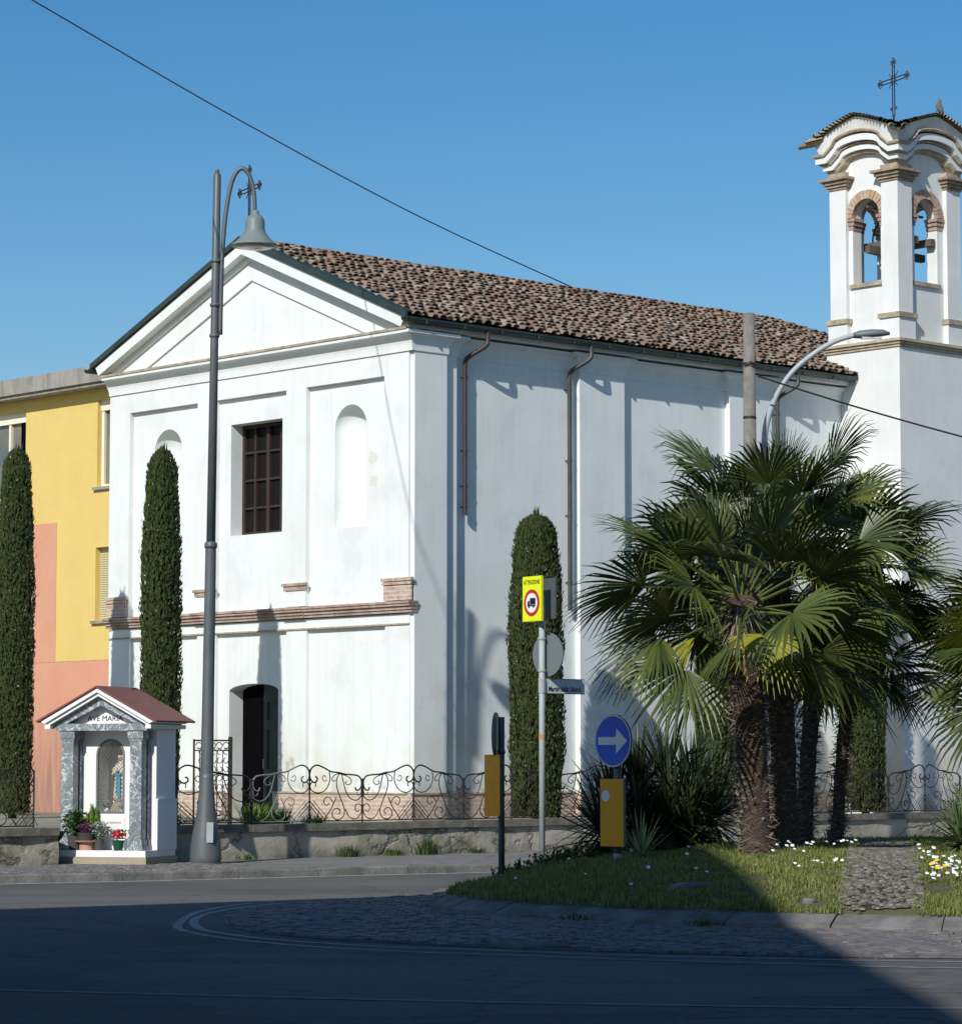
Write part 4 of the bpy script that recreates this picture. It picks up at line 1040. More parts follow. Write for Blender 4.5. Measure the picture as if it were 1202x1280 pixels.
for i, (a, b, c, d) in enumerate(wz):
    if i < 2:
        mb = MB(); x = .14
        mb.box((x-.05, a, d-.22), (x+.03, b, d-.14)); mb.box((x-.05, a, d-.14), (x+.02, b, d)); mb.box((x-.03, b-.08, c), (x+.03, b, d-.22)); mb.box((x-.03, a, c), (x+.03, a+.06, d-.22)); mb.box((x-.03, a+.06, c), (x+.03, b-.08, c+.06))
        k = a + (.72 if i else .72); mb.box((x-.03, k, c+.06), (x+.035, k+.07, d-.22)); 
        fr = mb.build('window', M['frame'], YB); g = MB(); g.box((x+.036, a, c), (x+.04, b, d)); g.build('pane', M['winglass'], fr)
        if i == 1: g = MB(); g.box((x-.01, a+.02, c+.06), (x+.034, a+.36, d-.22)); g.build('gap_shade_panel', M['dark'], fr)  # solid black panel painted as shade behind the open sash
    else:
        mb = MB(); x = .12; nz_ = 30
        for k in range(nz_): z = c + (d-c-.1)*k/nz_; mb.box((x, a, z), (x+.02, b, z+(d-c-.1)/nz_*.8))
        mb.box((x+.02, a, c), (x+.03, b, d))
        mb.build('shutter', M['shutter'], YB)
    mb = MB(); mb.box((-.07, a-.1, c-.06), (.3, b+.08, c-.001)); mb.build('sill', M['concrete'], YB)
# small yard rail and plinth between building and fence
mb = MB(); k0 = L2W(-1.2, 9.3)
RF = empty('wire_rail_fence', L2W(-1.6, 9.4), YAW, 'thin green wire rail fence on a low dark plinth before the salmon wall', 'fence')
m2 = MB(); m2.box((-.1, 0, .55), (.1, 7, 1.25)); m2.build('plinth', M['cap'], RF)
m2 = MB()
for z in (1.3, 1.75, 2.25):
    m2.tube([(0, 0, z), (0, 7, z)], .014, 5)
for k in range(46): m2.tube([(0, .15*k, 1.25), (0, .15*k, 2.28)], .004, 4, False)
m2.build('mesh_panel', mat('green_fence_wire', (.08,.13,.08), .6), RF)

# ------------------------------------------------------------------ churchyard wall and railings
def lowwall(name, k0, k1, label):
    e = empty(name, WP(k0, 0, .0), YAW, label, 'wall', 'low plastered walls round the churchyard')
    L = k1-k0; mb = MB(); nx = int(L/.12); nzz = 5; vs = []
    for i in range(nx+1):
        for j in range(nzz+1):
            x = L*i/nx; z = .1 + .44*j/nzz; d = noise.noise(Vector((k0+x, z*2, 5))*1.7)*.03 + noise.noise(Vector((k0+x, z*3, 9))*6)*.012
            vs.append(Vector((x, d, z)))
    mb.add(vs, [(i*(nzz+1)+j, (i+1)*(nzz+1)+j, (i+1)*(nzz+1)+j+1, i*(nzz+1)+j+1) for i in range(nx) for j in range(nzz)])
    mb.box((0, .03, .1), (L, .34, .54)); mb.build('wall_body', M['lowwall'], e, smooth=True)
    mb = MB(); x = 0
    while x < L:
        l_ = min(random.uniform(1.2, 1.9), L-x); z = random.uniform(-.006, .006); mb.box((x, -.055+random.uniform(-.01,.01), .545+z), (x+l_-.012, .38, .655+z)); x += l_
    mb.build('wall_cap', M['cap'], e); return e
lowwall('low_wall', -9, -2.10, 'low cracked wall with stone cap left of the shrine')
lowwall('low_wall', -.02, 30, 'long low cracked plaster wall with stone cap between lamp post and palms')

def P2(px_, py_, Wd, H=.87): return ((px_-5)/290*Wd, (568-py_)/300*H)
CURV = [
 ([(45,385),(38,402),(20,396),(10,372),(12,345),(28,324),(60,317),(100,314),(135,305),(180,299),(222,276),(258,264),(284,280),(294,310),(290,340),(272,358),(256,350),(254,334),(264,326)], .0135),
 ([(92,352),(100,362),(82,372),(66,356),(74,336),(96,322),(130,312)], .008),
 ([(130,308),(146,335),(147,380),(132,430),(112,480),(104,520),(116,552),(145,562),(168,546),(170,518),(152,500),(132,506),(128,524),(140,532)], .009),
 ([(130,308),(158,318),(172,336),(168,352),(154,348)], .008),
 ([(188,300),(184,340),(196,380),(222,408),(256,416),(284,400),(292,376),(280,356),(262,364),(264,382)], .009),
 ([(205,330),(218,320),(226,336),(214,352),(200,344)], .007),
 ([(12,372),(10,430),(38,456),(72,446),(96,410),(112,350),(120,312)], .009),
 ([(36,412),(28,428),(14,420),(12,400)], .007),
 ([(8,500),(16,480),(38,480),(46,502),(34,520),(22,510)], .008),
 ([(8,480),(14,530),(44,560),(78,546),(100,505)], .008),
 ([(165,470),(188,440),(212,446),(216,470),(200,484),(188,470)], .008),
 ([(150,440),(176,500),(206,545),(220,566)], .009),
]
def half_panel(mb, Wd, mirror, x0, fat=1.0):
    def T(a): return Vector(((x0 + (Wd-a[0] if mirror else a[0])), 0, .655 + .03 + a[1]))
    for pts, r in CURV:
        q = spline([Vector((*P2(px_, py_, Wd), 0)) for px_, py_ in pts], 4); mb.tube([T((v.x, v.y)) for v in q], r*fat, 5)
    # lattice beside the peak post
    x_b = 185; ytop = 455
    for k in range(6):
        f = k/5
        a = (x_b + (295-x_b)*f, 568)
        # rising right
        dx = 295 - a[0]; dy = min(113, dx*1.25); mb.tube([T(P2(a[0], 568, Wd)), T(P2(a[0]+dy/1.25, 568-dy, Wd))], .006*fat, 4)
        b = (295, 568-113*f); dxx = min(110*(1-0), 113*f/1.25); mb.tube([T(P2(295, b[1], Wd)), T(P2(295-dxx, b[1]+dxx*1.25, Wd))], .006*fat, 4)
        if k < 3: mb.tube([T(P2(205+36*k, 568-20-37*k, Wd)), T(P2(205+36*k+ (568-20-37*k-568)*-0.0 + 16+k*10, 568, Wd))], .006*fat, 4)
    mb.tube([T((0, 0)), T((Wd, 0))], .010*fat, 5)
def railing(k_list, peaks, name, label, mats=None):
    e = empty(name, WP(k_list[0], .17, 0), YAW, label, 'railing', 'wrought iron railings round the churchyard')
    for i in range(len(k_list)-1):
        a = k_list[i]-k_list[0]; b = k_list[i+1]-k_list[0]; mb = MB(); half_panel(mb, b-a, peaks[i], a)
        mb.build('panel', (mats or {}).get(i, M['iron']), e)
    for i, k in enumerate(k_list):
        mb = MB(); h = .655 + (.80 if peaks[i] else .66); x = k-k_list[0]; mb.tube([(x, 0, .6), (x, 0, h)], .013, 6); mb.lathe([(0, .0), (.022, .02), (.0, .05)], (x, 0, h), 8); mb.build('post', M['iron'], e)
    return e
# posts alternate peak / low; left ends at the lamp post
ks = [.18, 1.62] + [2.78 + 1.095*i for i in range(16)]
pk = [True, False] + [i % 2 == 0 for i in range(16)]
railing(ks, pk, 'iron_railing', 'scrolled wrought iron railing on the wall right of the shrine', {1: M['ironglint']})  # second panel takes the paler iron, a painted sun glint
ks = [-2.42 - 1.1*i for i in range(6)][::-1]
railing(ks, [False, True, False, True, False, True], 'iron_railing', 'scrolled wrought iron railing on the wall left of the shrine')
# tall gate leaf, ajar, in the churchyard
GT = empty('iron_gate', atY(290, 954, 47.6) * 1.0, radians(196), 'tall ornate black iron gate leaf standing open behind the lamp post', 'gate'); GT.location.z = .6
mb = MB(); mb.box((0, -.03, 0), (.06, .03, 1.42)); mb.tube([(.0,0,1.36), (.62,0,1.36)], .014, 5); mb.tube([(0,0,.08), (.62,0,.08)], .014, 5); mb.tube([(.62,0,0), (.62,0,1.38)], .018, 5); mb.tube([(0,0,1.2), (.62,0,1.2)], .01, 5); mb.build('gate_frame', M['iron'], GT)
mb = MB()
for k in range(1, 6): mb.tube([(.06+k*.093, 0, .08), (.06+k*.093, 0, 1.2)], .008, 5)
for z in [.2+.14*q for q in range(8)]:
    for k in range(5):
        x = .1+k*.1; mb.tube([(x+.04*cos(a*pi/4+z*9), 0, z+.045*sin(a*pi/4+z*9)) for a in range(7)], .007, 4)
for k in range(5): x = .1+k*.11; mb.tube([(x+.05*cos(a*pi/4), 0, 1.28+.05*sin(a*pi/4)) for a in range(8)], .008, 4)
mb.build('scrollwork', M['iron'], GT)

# ------------------------------------------------------------------ weeds along the wall
for k, h, nn_, lb in ((1.3, .14, 50, 'grass tuft at the foot of the low wall right of the lamp post'), (3.35, .26, 90, 'thin weed tuft at the foot of the wall, fourth from the lamp post'), (4.3, .16, 80, 'leafy weed at the foot of the low wall below the church corner'), (5.0, .34, 120, 'tall grassy weed at the foot of the low wall before the church corner'), (6.1, .14, 60, 'small weed at the foot of the low wall left of the dark sign post')):
    p = WP(k, -.1, .12); weed('wall_weed', p, nn_*2, h*.85, .2, M['weed'], lb, group='weeds along the low wall', wd=.007)
for k, h, nn_, lb, mm in ((2.05, .42, 160, 'bright green leafy plant behind the railing at the church door', 'plantb'), (2.5, .36, 140, 'darker green plant behind the railing right of the church door', 'plantg'), (.35, .3, 70, 'small green plant behind the railing beside the shrine', 'plantb'), (3.2, .22, 60, 'low weeds behind the railing under the facade', 'plantg')):
    p = WP(k, .6, YZ); weed('yard_plant', p, nn_, h, .22, M[mm], lb, 'plant', 'plants behind the railing', wd=.016)

# ------------------------------------------------------------------ shrine
SH = empty('shrine', (-5.60, 43.70, .12), radians(-19.9), 'small white shrine with grey marble columns and a maroon gabled roof', 'shrine')
mb = MB(); mb.box((-.77, -.02, 0), (.77, 1.02, .105)); mb.build('plinth', M['granite'], SH)
mb = MB(); mb.box((-.75, 0, .107), (.75, 1.0, .2)); mb.build('step', M['shrine_white'], SH)
mb = MB(); F0 = .34
hole = arch(-.235, .235, .74, 1.60, .235, 16)
front = [(-.75, .202), (.75, .202), (.75, 2.05), (0, 2.45), (-.75, 2.05)]
wall_holes(mb, front, [hole], lambda a, b: Vector((a, F0, b)))
reveal(mb, hole, lambda a, b: Vector((a, F0, b)), lambda a, b: Vector((a, F0+.42, b)))
mb.add([(-.3, F0+.42, .6), (.3, F0+.42, .6), (.3, F0+.42, 2), (-.3, F0+.42, 2)], [(0,1,2,3)])
for x in (-.75, .75): mb.add([(x, F0, .202), (x, .98, .202), (x, .98, 2.05), (x, F0, 2.05)], [(0,1,2,3)])
mb.add([(-.75, .98, .202), (.75, .98, .202), (.75, .98, 2.05), (0, .98, 2.45), (-.75, .98, 2.05)], [(0,1,2,3,4)])
mb.build('wall', M['shrine_white'], SH)
mb = MB(); mb.box((.752, F0-.0, .202), (.775, .99, .93)); mb.box((.752, F0, .932), (.785, .995, .955)); mb.build('side_dado', M['shrine_white'], SH); mb = MB(); mb.box((-.775, F0, .202), (-.752, .99, .93)); mb.build('side_dado', M['shrine_white'], SH)
for (x, y) in ((-.56, .02), (.56, .02), (-.56, F0-.10), (.56, F0-.10)):
    mb = MB(); d = .20 if y < .1 else .099; w2 = .095
    mb.box((x-w2-.035, y-.0, .202), (x+w2+.035, y+d, .27)); mb.box((x-w2-.02, y+.01, .272), (x+w2+.02, y+d-.01 if d > .1 else y+d, .36))
    mb.box((x-w2, y+.02, .362), (x+w2, y+d-.02 if d > .1 else y+d, 1.80))
    mb.box((x-w2-.015, y+.01, 1.802), (x+w2+.015, y+d-.005, 1.84)); mb.box((x-w2-.03, y, 1.842), (x+w2+.03, y+d-.001, 1.955))
    mb.build('column', M['marble'], SH)
mb = MB(); mb.box((-.76, .0, 1.957), (.76, .22, 2.06))
for s in (-1, 1): mb.prism([(s*.76, 0, 2.062), (s*.56, 0, 2.062), (0, 0, 2.33), (0, 0, 2.46), (s*.76, 0, 2.10)], (0, .22, 0))
mb.build('pediment_frame', M['marble'], SH)
mb = MB(); mb.prism([(-.60, .15, 2.062), (.60, .15, 2.062), (0, .15, 2.40)], (0, .06, 0)); 
mb.box((-.74, .221, 1.957), (.74, F0-.002, 2.05)); mb.build('tympanum', M['shrine_white'], SH)
text('inscription', 'AVE MARIA', .115, Matrix.Translation((.0, .146, 2.135)) @ Matrix.Rotation(pi/2, 4, 'X'), M['black'], SH, sx=1.0)
mb = MB()
for s in (-1, 1):
    mb.prism([(s*.86, -.13, 2.06), (0, -.13, 2.52), (0, -.13, 2.585), (s*.93, -.13, 2.09)], (0, 1.2, 0))
    mb.prism([(s*.80, -.09, 2.04), (0, -.09, 2.465), (0, -.09, 2.518), (s*.85, -.09, 2.062)], (0, 1.1, 0))
    mb.box((min(s*.78, s*.87), -.10, 1.985), (max(s*.78, s*.87), 1.08, 2.045))
mb.build('roof_cornice', M['shrine_white'], SH)
mb = MB()
for s in (-1, 1): mb.prism([(s*.98, -.16, 2.075), (0, -.16, 2.59), (0, -.16, 2.615), (s*.99, -.16, 2.10)], (0, 1.32, 0))
mb.build('roof', M['marooned'], SH)
mb = MB(); mb.box((-.12, .9, 2.5), (.06, 1.05, 2.60)); mb.build('ridge_piece', M['iron'], SH)
# niche frame and grille
mb = MB(); ho = arch(-.235, .235, .74, 1.60, .235, 16); hi_ = arch(-.205, .205, .77, 1.60, .205, 16)
nh = len(ho); vs = [Vector((a, F0-.012, b)) for a, b in ho] + [Vector((a, F0-.012, b)) for a, b in hi_] + [Vector((a, F0+.02, b)) for a, b in ho] + [Vector((a, F0+.02, b)) for a, b in hi_]
fs = []
for k in range(nh):
    k2 = (k+1) % nh; fs += [(k, k2, nh+k2, nh+k), (k, k2, 2*nh+k2, 2*nh+k), (nh+k, nh+k2, 3*nh+k2, 3*nh+k)]
mb.add(vs, fs); NF = mb.build('niche_frame', mat('grey_niche_frame', (.16,.17,.17), .5), SH)
mb = MB()
def in_n(a, b):
    return abs(a) < .205 and .77 < b and (b < 1.60 or (a*a + (b-1.6)**2) < .205**2)
for sg in (-1, 1):
    for k in range(-14, 30):
        c = .77 + k*.062; pts = []
        for q in range(60):
            a = -.205 + .41*q/59; b = c + sg*(a)*1.15
            if in_n(a, b): pts.append((a, F0+.005+sg*.002, b))
        if len(pts) > 1: mb.tube([pts[0], pts[-1]], .0035, 4, False)
mb.build('grille', mat('grille_wire', (.20,.20,.18), .5), NF)
mb = MB(); mb.box((-.19, F0-.015, .43), (.25, F0-.002, .69)); PL = mb.build('plaque', mat('plaque_marble', (.80,.80,.76), .4), SH)
text('inscription', 'MARIANI', .05, Matrix.Translation((.09, F0-.017, .60)) @ Matrix.Rotation(pi/2, 4, 'X'), mat('engraved_grey', (.25,.25,.24), .6), PL)
# statue
ST_ = empty('statue', SH.matrix_basis @ Vector((.07, F0+.2, .74)), radians(-19.9), 'painted Madonna statue in white veil and blue sash inside the shrine niche', 'statue'); ST_.scale = (1.35, 1.2, 1.03)
mb = MB(); mb.lathe([(.10, 0), (.125, .02), (.10, .10), (.07, .16), (.075, .17)], (0,0,0), 10); mb.build('rock_base', M['granite'], ST_)
mb = MB(); mb.lathe([(.085, .17), (.09, .25), (.075, .45), (.07, .58), (.082, .66), (.05, .71), (.026, .73), (.03, .755), (.036, .79), (.034, .82), (.012, .85)], (0,0,0), 16, sy=.75)
mb.tube([(.07, -.0, .65), (.075, -.03, .55), (.02, -.07, .60)], [.028, .024, .016], 8); mb.tube([(-.07, 0, .65), (-.075, -.03, .55), (-.02, -.07, .60)], [.028, .024, .016], 8)
mb.build('robe', M['statw'], ST_, smooth=True)
mb = MB(); vs = []
for z, r_, sp in ((.20, .10, 1.9), (.45, .095, 1.9), (.64, .092, 1.8), (.72, .055, 2.0), (.80, .044, 2.1), (.845, .034, 2.4), (.862, .012, 3.1)):
    for k in range(11): a = pi/2 - sp + 2*sp*k/10; vs.append(Vector((cos(a)*r_, sin(a)*r_*.85, z)))
mb.add(vs, [(i*11+k, i*11+k+1, (i+1)*11+k+1, (i+1)*11+k) for i in range(6) for k in range(10)]); mb.build('veil', M['statw'], ST_, smooth=True)
mb = MB(); mb.box((-.028, -.078, .26), (.022, -.055, .56)); mb.box((-.06, -.072, .545), (.06, -.04, .575)); mb.box((.0, -.084, .22), (.03, -.06, .5)); mb.build('sash', M['statb'], ST_)
mb = MB(); mb.lathe([(.0, -.04), (.02, -.032), (.027, -.005), (.024, .02), (.0, .036)], (0, -.014, .79), 10); mb.tube([(-.01,-.085,.59), (0,-.085,.64)], [.014,.004], 6); mb.tube([(0, -.042, .79), (0, -.036, .80)], .004, 5); mb.build('face', M['skin'], ST_, smooth=True)
# flowers inside the niche
def bush(mb, c, r, n, size, squash=1):
    for k in range(n):
        v = Vector((random.gauss(0,1), random.gauss(0,1), random.gauss(0,1))).normalized()*r*random.uniform(.5, 1); v.z *= squash
        a = random.uniform(0, 6.28); t = Vector((cos(a), sin(a), random.uniform(-.3, .8))).normalized(); s = t.cross(Vector((random.gauss(0,1), random.gauss(0,1), 1))).normalized()*size*.4
        p = Vector(c) + v; mb.add([p, p + t*size*.5 + s, p + t*size, p + t*size*.5 - s], [(0,1,2,3)])
def SL_(x, y, z): return SH.matrix_basis @ Vector((x, y, z))
V1 = empty('flower_vase', SL_(-.12, F0+.12, .74), 0, 'small vase of white flowers inside the shrine niche', 'vase')
mb = MB(); mb.lathe([(.025,0), (.04,.04), (.03,.07)], (0,0,0), 10); mb.build('pot', M['white'], V1); mb = MB(); bush(mb, (0,0,.11), .06, 60, .03); mb.build('leaves', M['plantg'], V1); mb = MB(); bush(mb, (0,0,.13), .06, 30, .03); mb.build('petals', M['petalw'], V1)
V1 = empty('flower_vase', SL_(.14, F0+.07, .74), 0, 'small jar of pink and white flowers right inside the shrine niche', 'vase')
mb = MB(); mb.lathe([(.02,0), (.03,.03), (.02,.05)], (0,0,0), 10); mb.build('pot', M['white'], V1); mb = MB(); bush(mb, (0,0,.08), .045, 30, .03); mb.build('petals', M['dry'], V1)
# potted plants on the step
T1 = empty('plant_trough', SL_(-.28, .10, .2), radians(-19.9), 'terracotta planter and dark bowl with purple flowers on the shrine step', 'planter')
mb = MB(); mb.lathe([(.10,0), (.115,.11), (.125,.12)], (.02,0,0), 14); mb.lathe([(.17,.122), (.18,.135), (.17,.14)], (.02,0,0), 16); mb.build('terracotta_stand', M['terracotta'], T1)
mb = MB(); mb.lathe([(.11,.141), (.15,.25), (.155,.26)], (.02,0,0), 16); mb.build('bowl', M['potdark'], T1)
mb = MB(); bush(mb, (.02,-.03,.33), .13, 260, .035, .55); mb.build('purple_flowers', M['petalp'], T1)
T2 = empty('potted_shrub', SL_(-.46, .1, .2), 0, 'dark green leafy shrub in a black pot, leftmost on the shrine step', 'potted plant')
mb = MB(); mb.lathe([(.09,0), (.11,.22)], (0,0,0), 14); mb.build('pot', M['potdark'], T2); mb = MB(); bush(mb, (0,-.02,.40), .19, 420, .06, 1.05); mb.build('leaves', M['plantg'], T2)
T3 = empty('potted_conifer', SL_(-.26, .26, .2), 0, 'upright light green dwarf conifer behind the purple flowers at the shrine', 'potted plant')
mb = MB(); mb.lathe([(.07,0), (.09,.18)], (0,0,0), 14); mb.build('pot', M['potdark'], T3); mb = MB()
for (cx_, h_) in ((0, .62), (.07, .55), (-.06, .5)):
    for k in range(160):
        z = random.uniform(.2, h_); r = .07*(h_-z)/(h_-.2)+.01; a = random.uniform(0, 6.28); blade(mb, Vector((cx_+r*cos(a), r*sin(a), z)), .08, .008, .02, a)
mb.build('foliage', M['plantb'], T3)
T4 = empty('potted_silver_plant', SL_(-.06, .12, .2), 0, 'silvery leaved plant in a pot right of the purple flowers', 'potted plant')
mb = MB(); mb.lathe([(.07,0), (.085,.16)], (0,0,0), 14); mb.build('pot', M['potdark'], T4); mb = MB(); bush(mb, (0,0,.30), .15, 260, .045, .9)
for k in range(90): a = random.uniform(0, 6.28); blade(mb, Vector((.02*cos(a), .02*sin(a), .15)), random.uniform(.15,.28), .006, random.uniform(.05,.22), a)
mb.build('leaves', M['plants'], T4)
T5 = empty('potted_red_flower', SL_(.28, .06, .2), 0, 'red flowers in a small green pot at the right of the shrine step', 'potted plant')
mb = MB(); mb.lathe([(.065,0), (.085,.14), (.09,.15)], (0,0,0), 14); mb.build('pot', M['potgreen'], T5); mb = MB(); bush(mb, (0,0,.22), .1, 120, .05, .7); mb.build('red_flowers', M['petalr'], T5); mb = MB(); bush(mb, (.05,.05,.25), .10, 60, .05, .6); mb.build('leaves', M['plantg'], T5)

# ------------------------------------------------------------------ lamp post by the shrine
LP = empty('lamp_post', (-4.065, 43.95, .12), 0, 'tall dark grey lamp post with bell base and hooked arm beside the shrine', 'street lamp')
LP.rotation_euler = (0, radians(.55), 0); LP.scale = (.985, .985, .985)
mb = MB(); mb.lathe([(.215, 0), (.235, .03), (.235, .10), (.228, .22), (.205, .42), (.17, .62), (.14, .82), (.118, 1.05), (.105, 1.28), (.10, 1.35)], (0,0,0), 24); mb.build('base', M['lampgrey'], LP, smooth=True)
mb = MB(); mb.lathe([(.26, 0), (.27, .03), (.22, .035)], (0,0,-.015), 20); mb.build('foot_plate', M['kerb'], LP)
mb = MB(); mb.box((.03, -.222, .32), (.13, -.175, .62)); mb.build('hatch', M['galv'], LP)
mb = MB(); mb.lathe([(.10, 1.35), (.092, 2.2), (.082, 4.75), (.082, 4.76)], (0,0,0), 16, cap=False); mb.lathe([(.095, 4.74), (.098, 4.77), (.095, 4.82), (.07, 4.84)], (0,0,0), 16); mb.lathe([(.07, 4.8), (.062, 7.95), (.058, 10.45), (.035, 10.5)], (0,0,0), 16)
for z in (7.95, 8.42, 9.1): mb.lathe([(.06, z), (.08, z+.01), (.08, z+.05), (.06, z+.06)], (0,0,0), 16)
mb.lathe([(.03, 10.5), (.03, 10.53), (.0, 10.56)], (0,0,0), 10); mb.build('pole', M['lampgrey'], LP, smooth=True)
mb = MB(); arm = spline([(.088, 0, 8.0), (.088, 0, 8.6), (.10, 0, 9.3), (.15, 0, 9.95), (.24, 0, 10.40), (.37, 0, 10.565), (.49, 0, 10.46), (.565, 0, 10.2), (.585, 0, 9.9)], 5)
mb.tube(arm, [.035]*30 + [.03]*(len(arm)-30), 8)
for z in (8.44, 9.12): mb.box((0, -.03, z), (.12, .03, z+.04))
mb.build('arm', M['lampgrey'], LP, smooth=True)
mb = MB(); mb.lathe([(.035, 9.92), (.06, 9.90), (.06, 9.86), (.11, 9.82), (.145, 9.76), (.15, 9.62), (.165, 9.58), (.22, 9.50), (.30, 9.42), (.355, 9.385), (.36, 9.36), (.33, 9.36)], (.59, 0, 0), 28); HD = mb.build('lamp_shade', M['lamphead'], LP, smooth=True)
mb = MB(); mb.lathe([(.30, 9.36), (.22, 9.33), (.02, 9.325)], (.59, 0, 0), 24); mb.build('lens', M['lens'], HD, smooth=True)

# ------------------------------------------------------------------ modern street lamp, concrete pole, cables
def G(px_, Y, z=.12): d = ray(px_, 954); return Vector((d.x/d.y*Y, Y, z))
SL2 = empty('street_lamp', G(955, 49.5), 0, 'slim grey street lamp with curved arm behind the palms', 'street lamp')
b0 = SL2.location
pts = [Vector((0,0,0)), Vector((0,0,5))] + [atY(x, y, 49.5) - b0 for x, y in ((955,570),(957,533),(969,497),(988,467),(1014,444),(1042,427),(1070,418))]
mb = MB(); q = [pts[0], pts[1]] + spline(pts[2:], 4); mb.tube(q, [.08, .06] + [.055]*8 + [.045]*(len(q)-10), 10); mb.build('pole', M['galv'], SL2, smooth=True)
hl = atY(1066, 419, 49.5) - b0
mb = MB(); vs = []; K = 9
for i, (t, wd, up, dn) in enumerate(((0, .06, .04, .05), (.1, .10, .08, .06), (.3, .14, .095, .05), (.5, .13, .08, .035), (.62, .02, .03, .02))):
    for k in range(K): a = 2*pi*k/K; vs.append(hl + Vector((t, cos(a)*wd, t*.04 + (sin(a)*up if sin(a) > 0 else sin(a)*dn))))
mb.add(vs, [(i*K+k, i*K+(k+1) % K, (i+1)*K+(k+1) % K, (i+1)*K+k) for i in range(4) for k in range(K)] + [tuple(range(K)), tuple(range(4*K, 5*K))]); h_ = mb.build('lamp_head', M['signback'], SL2, smooth=True)
mb = MB(); mb.box((hl.x+.14, -.08, hl.z-.06), (hl.x+.48, .08, hl.z-.035)); mb.build('lens', M['lens'], h_)
def cpole(px_, Y, ztop, label):
    e = empty('utility_pole', G(px_, Y), 0, label, 'utility pole')
    mb = MB(); mb.lathe([(.14, 0), (.098, ztop-.12)], (0,0,0), 12); mb.build('pole', M['polec'], e, smooth=True)
    mb = MB()
    for z in (ztop-1.0, ztop-1.9, ztop-2.9): mb.lathe([(.108, z), (.112, z+.01), (.112, z+.04), (.108, z+.05)], (0,0,0), 12)
    mb.tube([(0,-.1,ztop-.95), (.16,-.12,ztop-1.0)], .018, 5); mb.tube([(-.1,-.1,ztop-1.0), (.2,-.08,ztop-1.05)], .012, 5); mb.build('bracket', M['iron'], e)
    return e
cpole(940, 49, 9.09, 'weathered round concrete pole rising behind the palms')
cpole(1420, 49, 8.2, 'concrete pole right of the palms holding the end of the low cable')
def cable(name, pts, r, label):
    mb = MB(); mb.tube(pts, r, 6); mb.build(name, M['cable'], label=label, cat='cable')
a = atY(947, 470, 48.9); b = atY(1412, 596, 48.9); P = []
for k in range(17): t = k/16; p = a.lerp(b, t); p.z -= .15*4*t*(1-t)*.6; P.append(p)
cable('cable', P, .016, 'black cable sagging from the concrete pole past the bell tower')
cw = [atY(-430, -285, 21.0), atY(-200, -140, 30), atY(41, 0, 38), atY(303, 152, 47), atY(530, 273.5, 55), atY(724, 363, 62), atY(760, 379, 64)]
cable('cable', spline(cw, 6), [.008 + .005*k/36 for k in range(37)], 'long black cable crossing the sky down to the church roof ridge')
e = empty('utility_pole', G(760, 64, .5), 0, 'pole behind the church roof holding the sky cable', 'utility pole'); mb = MB(); mb.lathe([(.15, 0), (.09, 11.3)], (0,0,0), 10); mb.build('pole', M['polec'], e)

# ------------------------------------------------------------------ signs
def disc(mb, c, nrm, r, th, seg=36, x=0, z=0):
    n_ = Vector(nrm).normalized(); s = Vector((0,0,1)).cross(n_).normalized(); u = Vector((0,0,1)); c = Vector(c)
    vs = [c + n_*o + s*cos(2*pi*k/seg)*r + u*sin(2*pi*k/seg)*r for o in (0, th) for k in range(seg)]
    mb.add(vs, [tuple(range(seg)), tuple(range(seg, 2*seg))[::-1]] + [(k, (k+1) % seg, seg+(k+1) % seg, seg+k) for k in range(seg)])
def plate(mb, c, nrm, w2, h2, th, poly=None):
    n_ = Vector(nrm).normalized(); s = Vector((0,0,1)).cross(n_).normalized(); u = Vector((0,0,1)); c = Vector(c)
    poly = poly or [(-w2,-h2), (w2,-h2), (w2,h2), (-w2,h2)]
    mb.prism([c + s*a + u*b for a, b in poly], n_*th)
def frame_of(c, nrm):   # x right as seen by a viewer facing the sign
    n_ = Vector(nrm).normalized(); s = Vector((0,0,1)).cross(n_).normalized()
    return Matrix.Translation(Vector(c)) @ Matrix((( s.x, 0, n_.x, 0), (s.y, 0, n_.y, 0), (s.z, 1, n_.z, 0), (0,0,0,1)))
# blue arrow sign
b0 = on_mound(771, 1105); gz_ = b0.z; b0 = Vector(((771-601)/FPX*34.3, 34.3, .2)); gz_ = hmound(b0.x, b0.y) - .2
B = empty('direction_sign', b0, 0, 'round blue sign with white right arrow above an orange reflective board', 'road sign')
nb = Vector((-sin(radians(49)), -cos(radians(49)), 0))
mb = MB(); mb.tube([(0,0,-.1), (0,0,1.95)], .045, 12); mb.build('pole', M['galvdark'], B, smooth=True)
mb = MB(); mb.lathe([(.06,0), (.06,.06), (.05,.1)], (0,0,gz_), 12); mb.build('pole_sleeve', M['galv'], B)
c = Vector((0,0,1.655)) + nb*.055
mb = MB(); disc(mb, c, nb, .305, .018); D_ = mb.build('disc', M['signback'], B)
mb = MB(); disc(mb, c+nb*.0185, nb, .300, .002); mb.build('white_rim', M['white'], D_)
mb = MB(); disc(mb, c+nb*.021, nb, .285, .002); mb.build('blue_face', M['blue'], D_)
mb = MB(); plate(mb, c+nb*.0235, nb, 0, 0, .002, [(-.24,-.045), (.06,-.045), (.06,-.145), (.245,0), (.06,.145), (.06,.045), (-.24,.045)]); mb.build('arrow', M['white'], D_)
c = Vector((0,0,.83)) + nb*.06
mb = MB(); plate(mb, c, nb, .20, .39, .03); D_ = mb.build('marker_board', M['signback'], B)
mb = MB(); plate(mb, c+nb*.0305, nb, .19, .385, .003); mb.build('orange_face', M['orange'], D_)
mb = MB(); disc(mb, c+nb*.034 + Vector((0,0,.19)) - Vector((0,0,1)).cross(nb).normalized()*.10, nb, .065, .002, 20); mb.build('sticker', M['white'], D_)
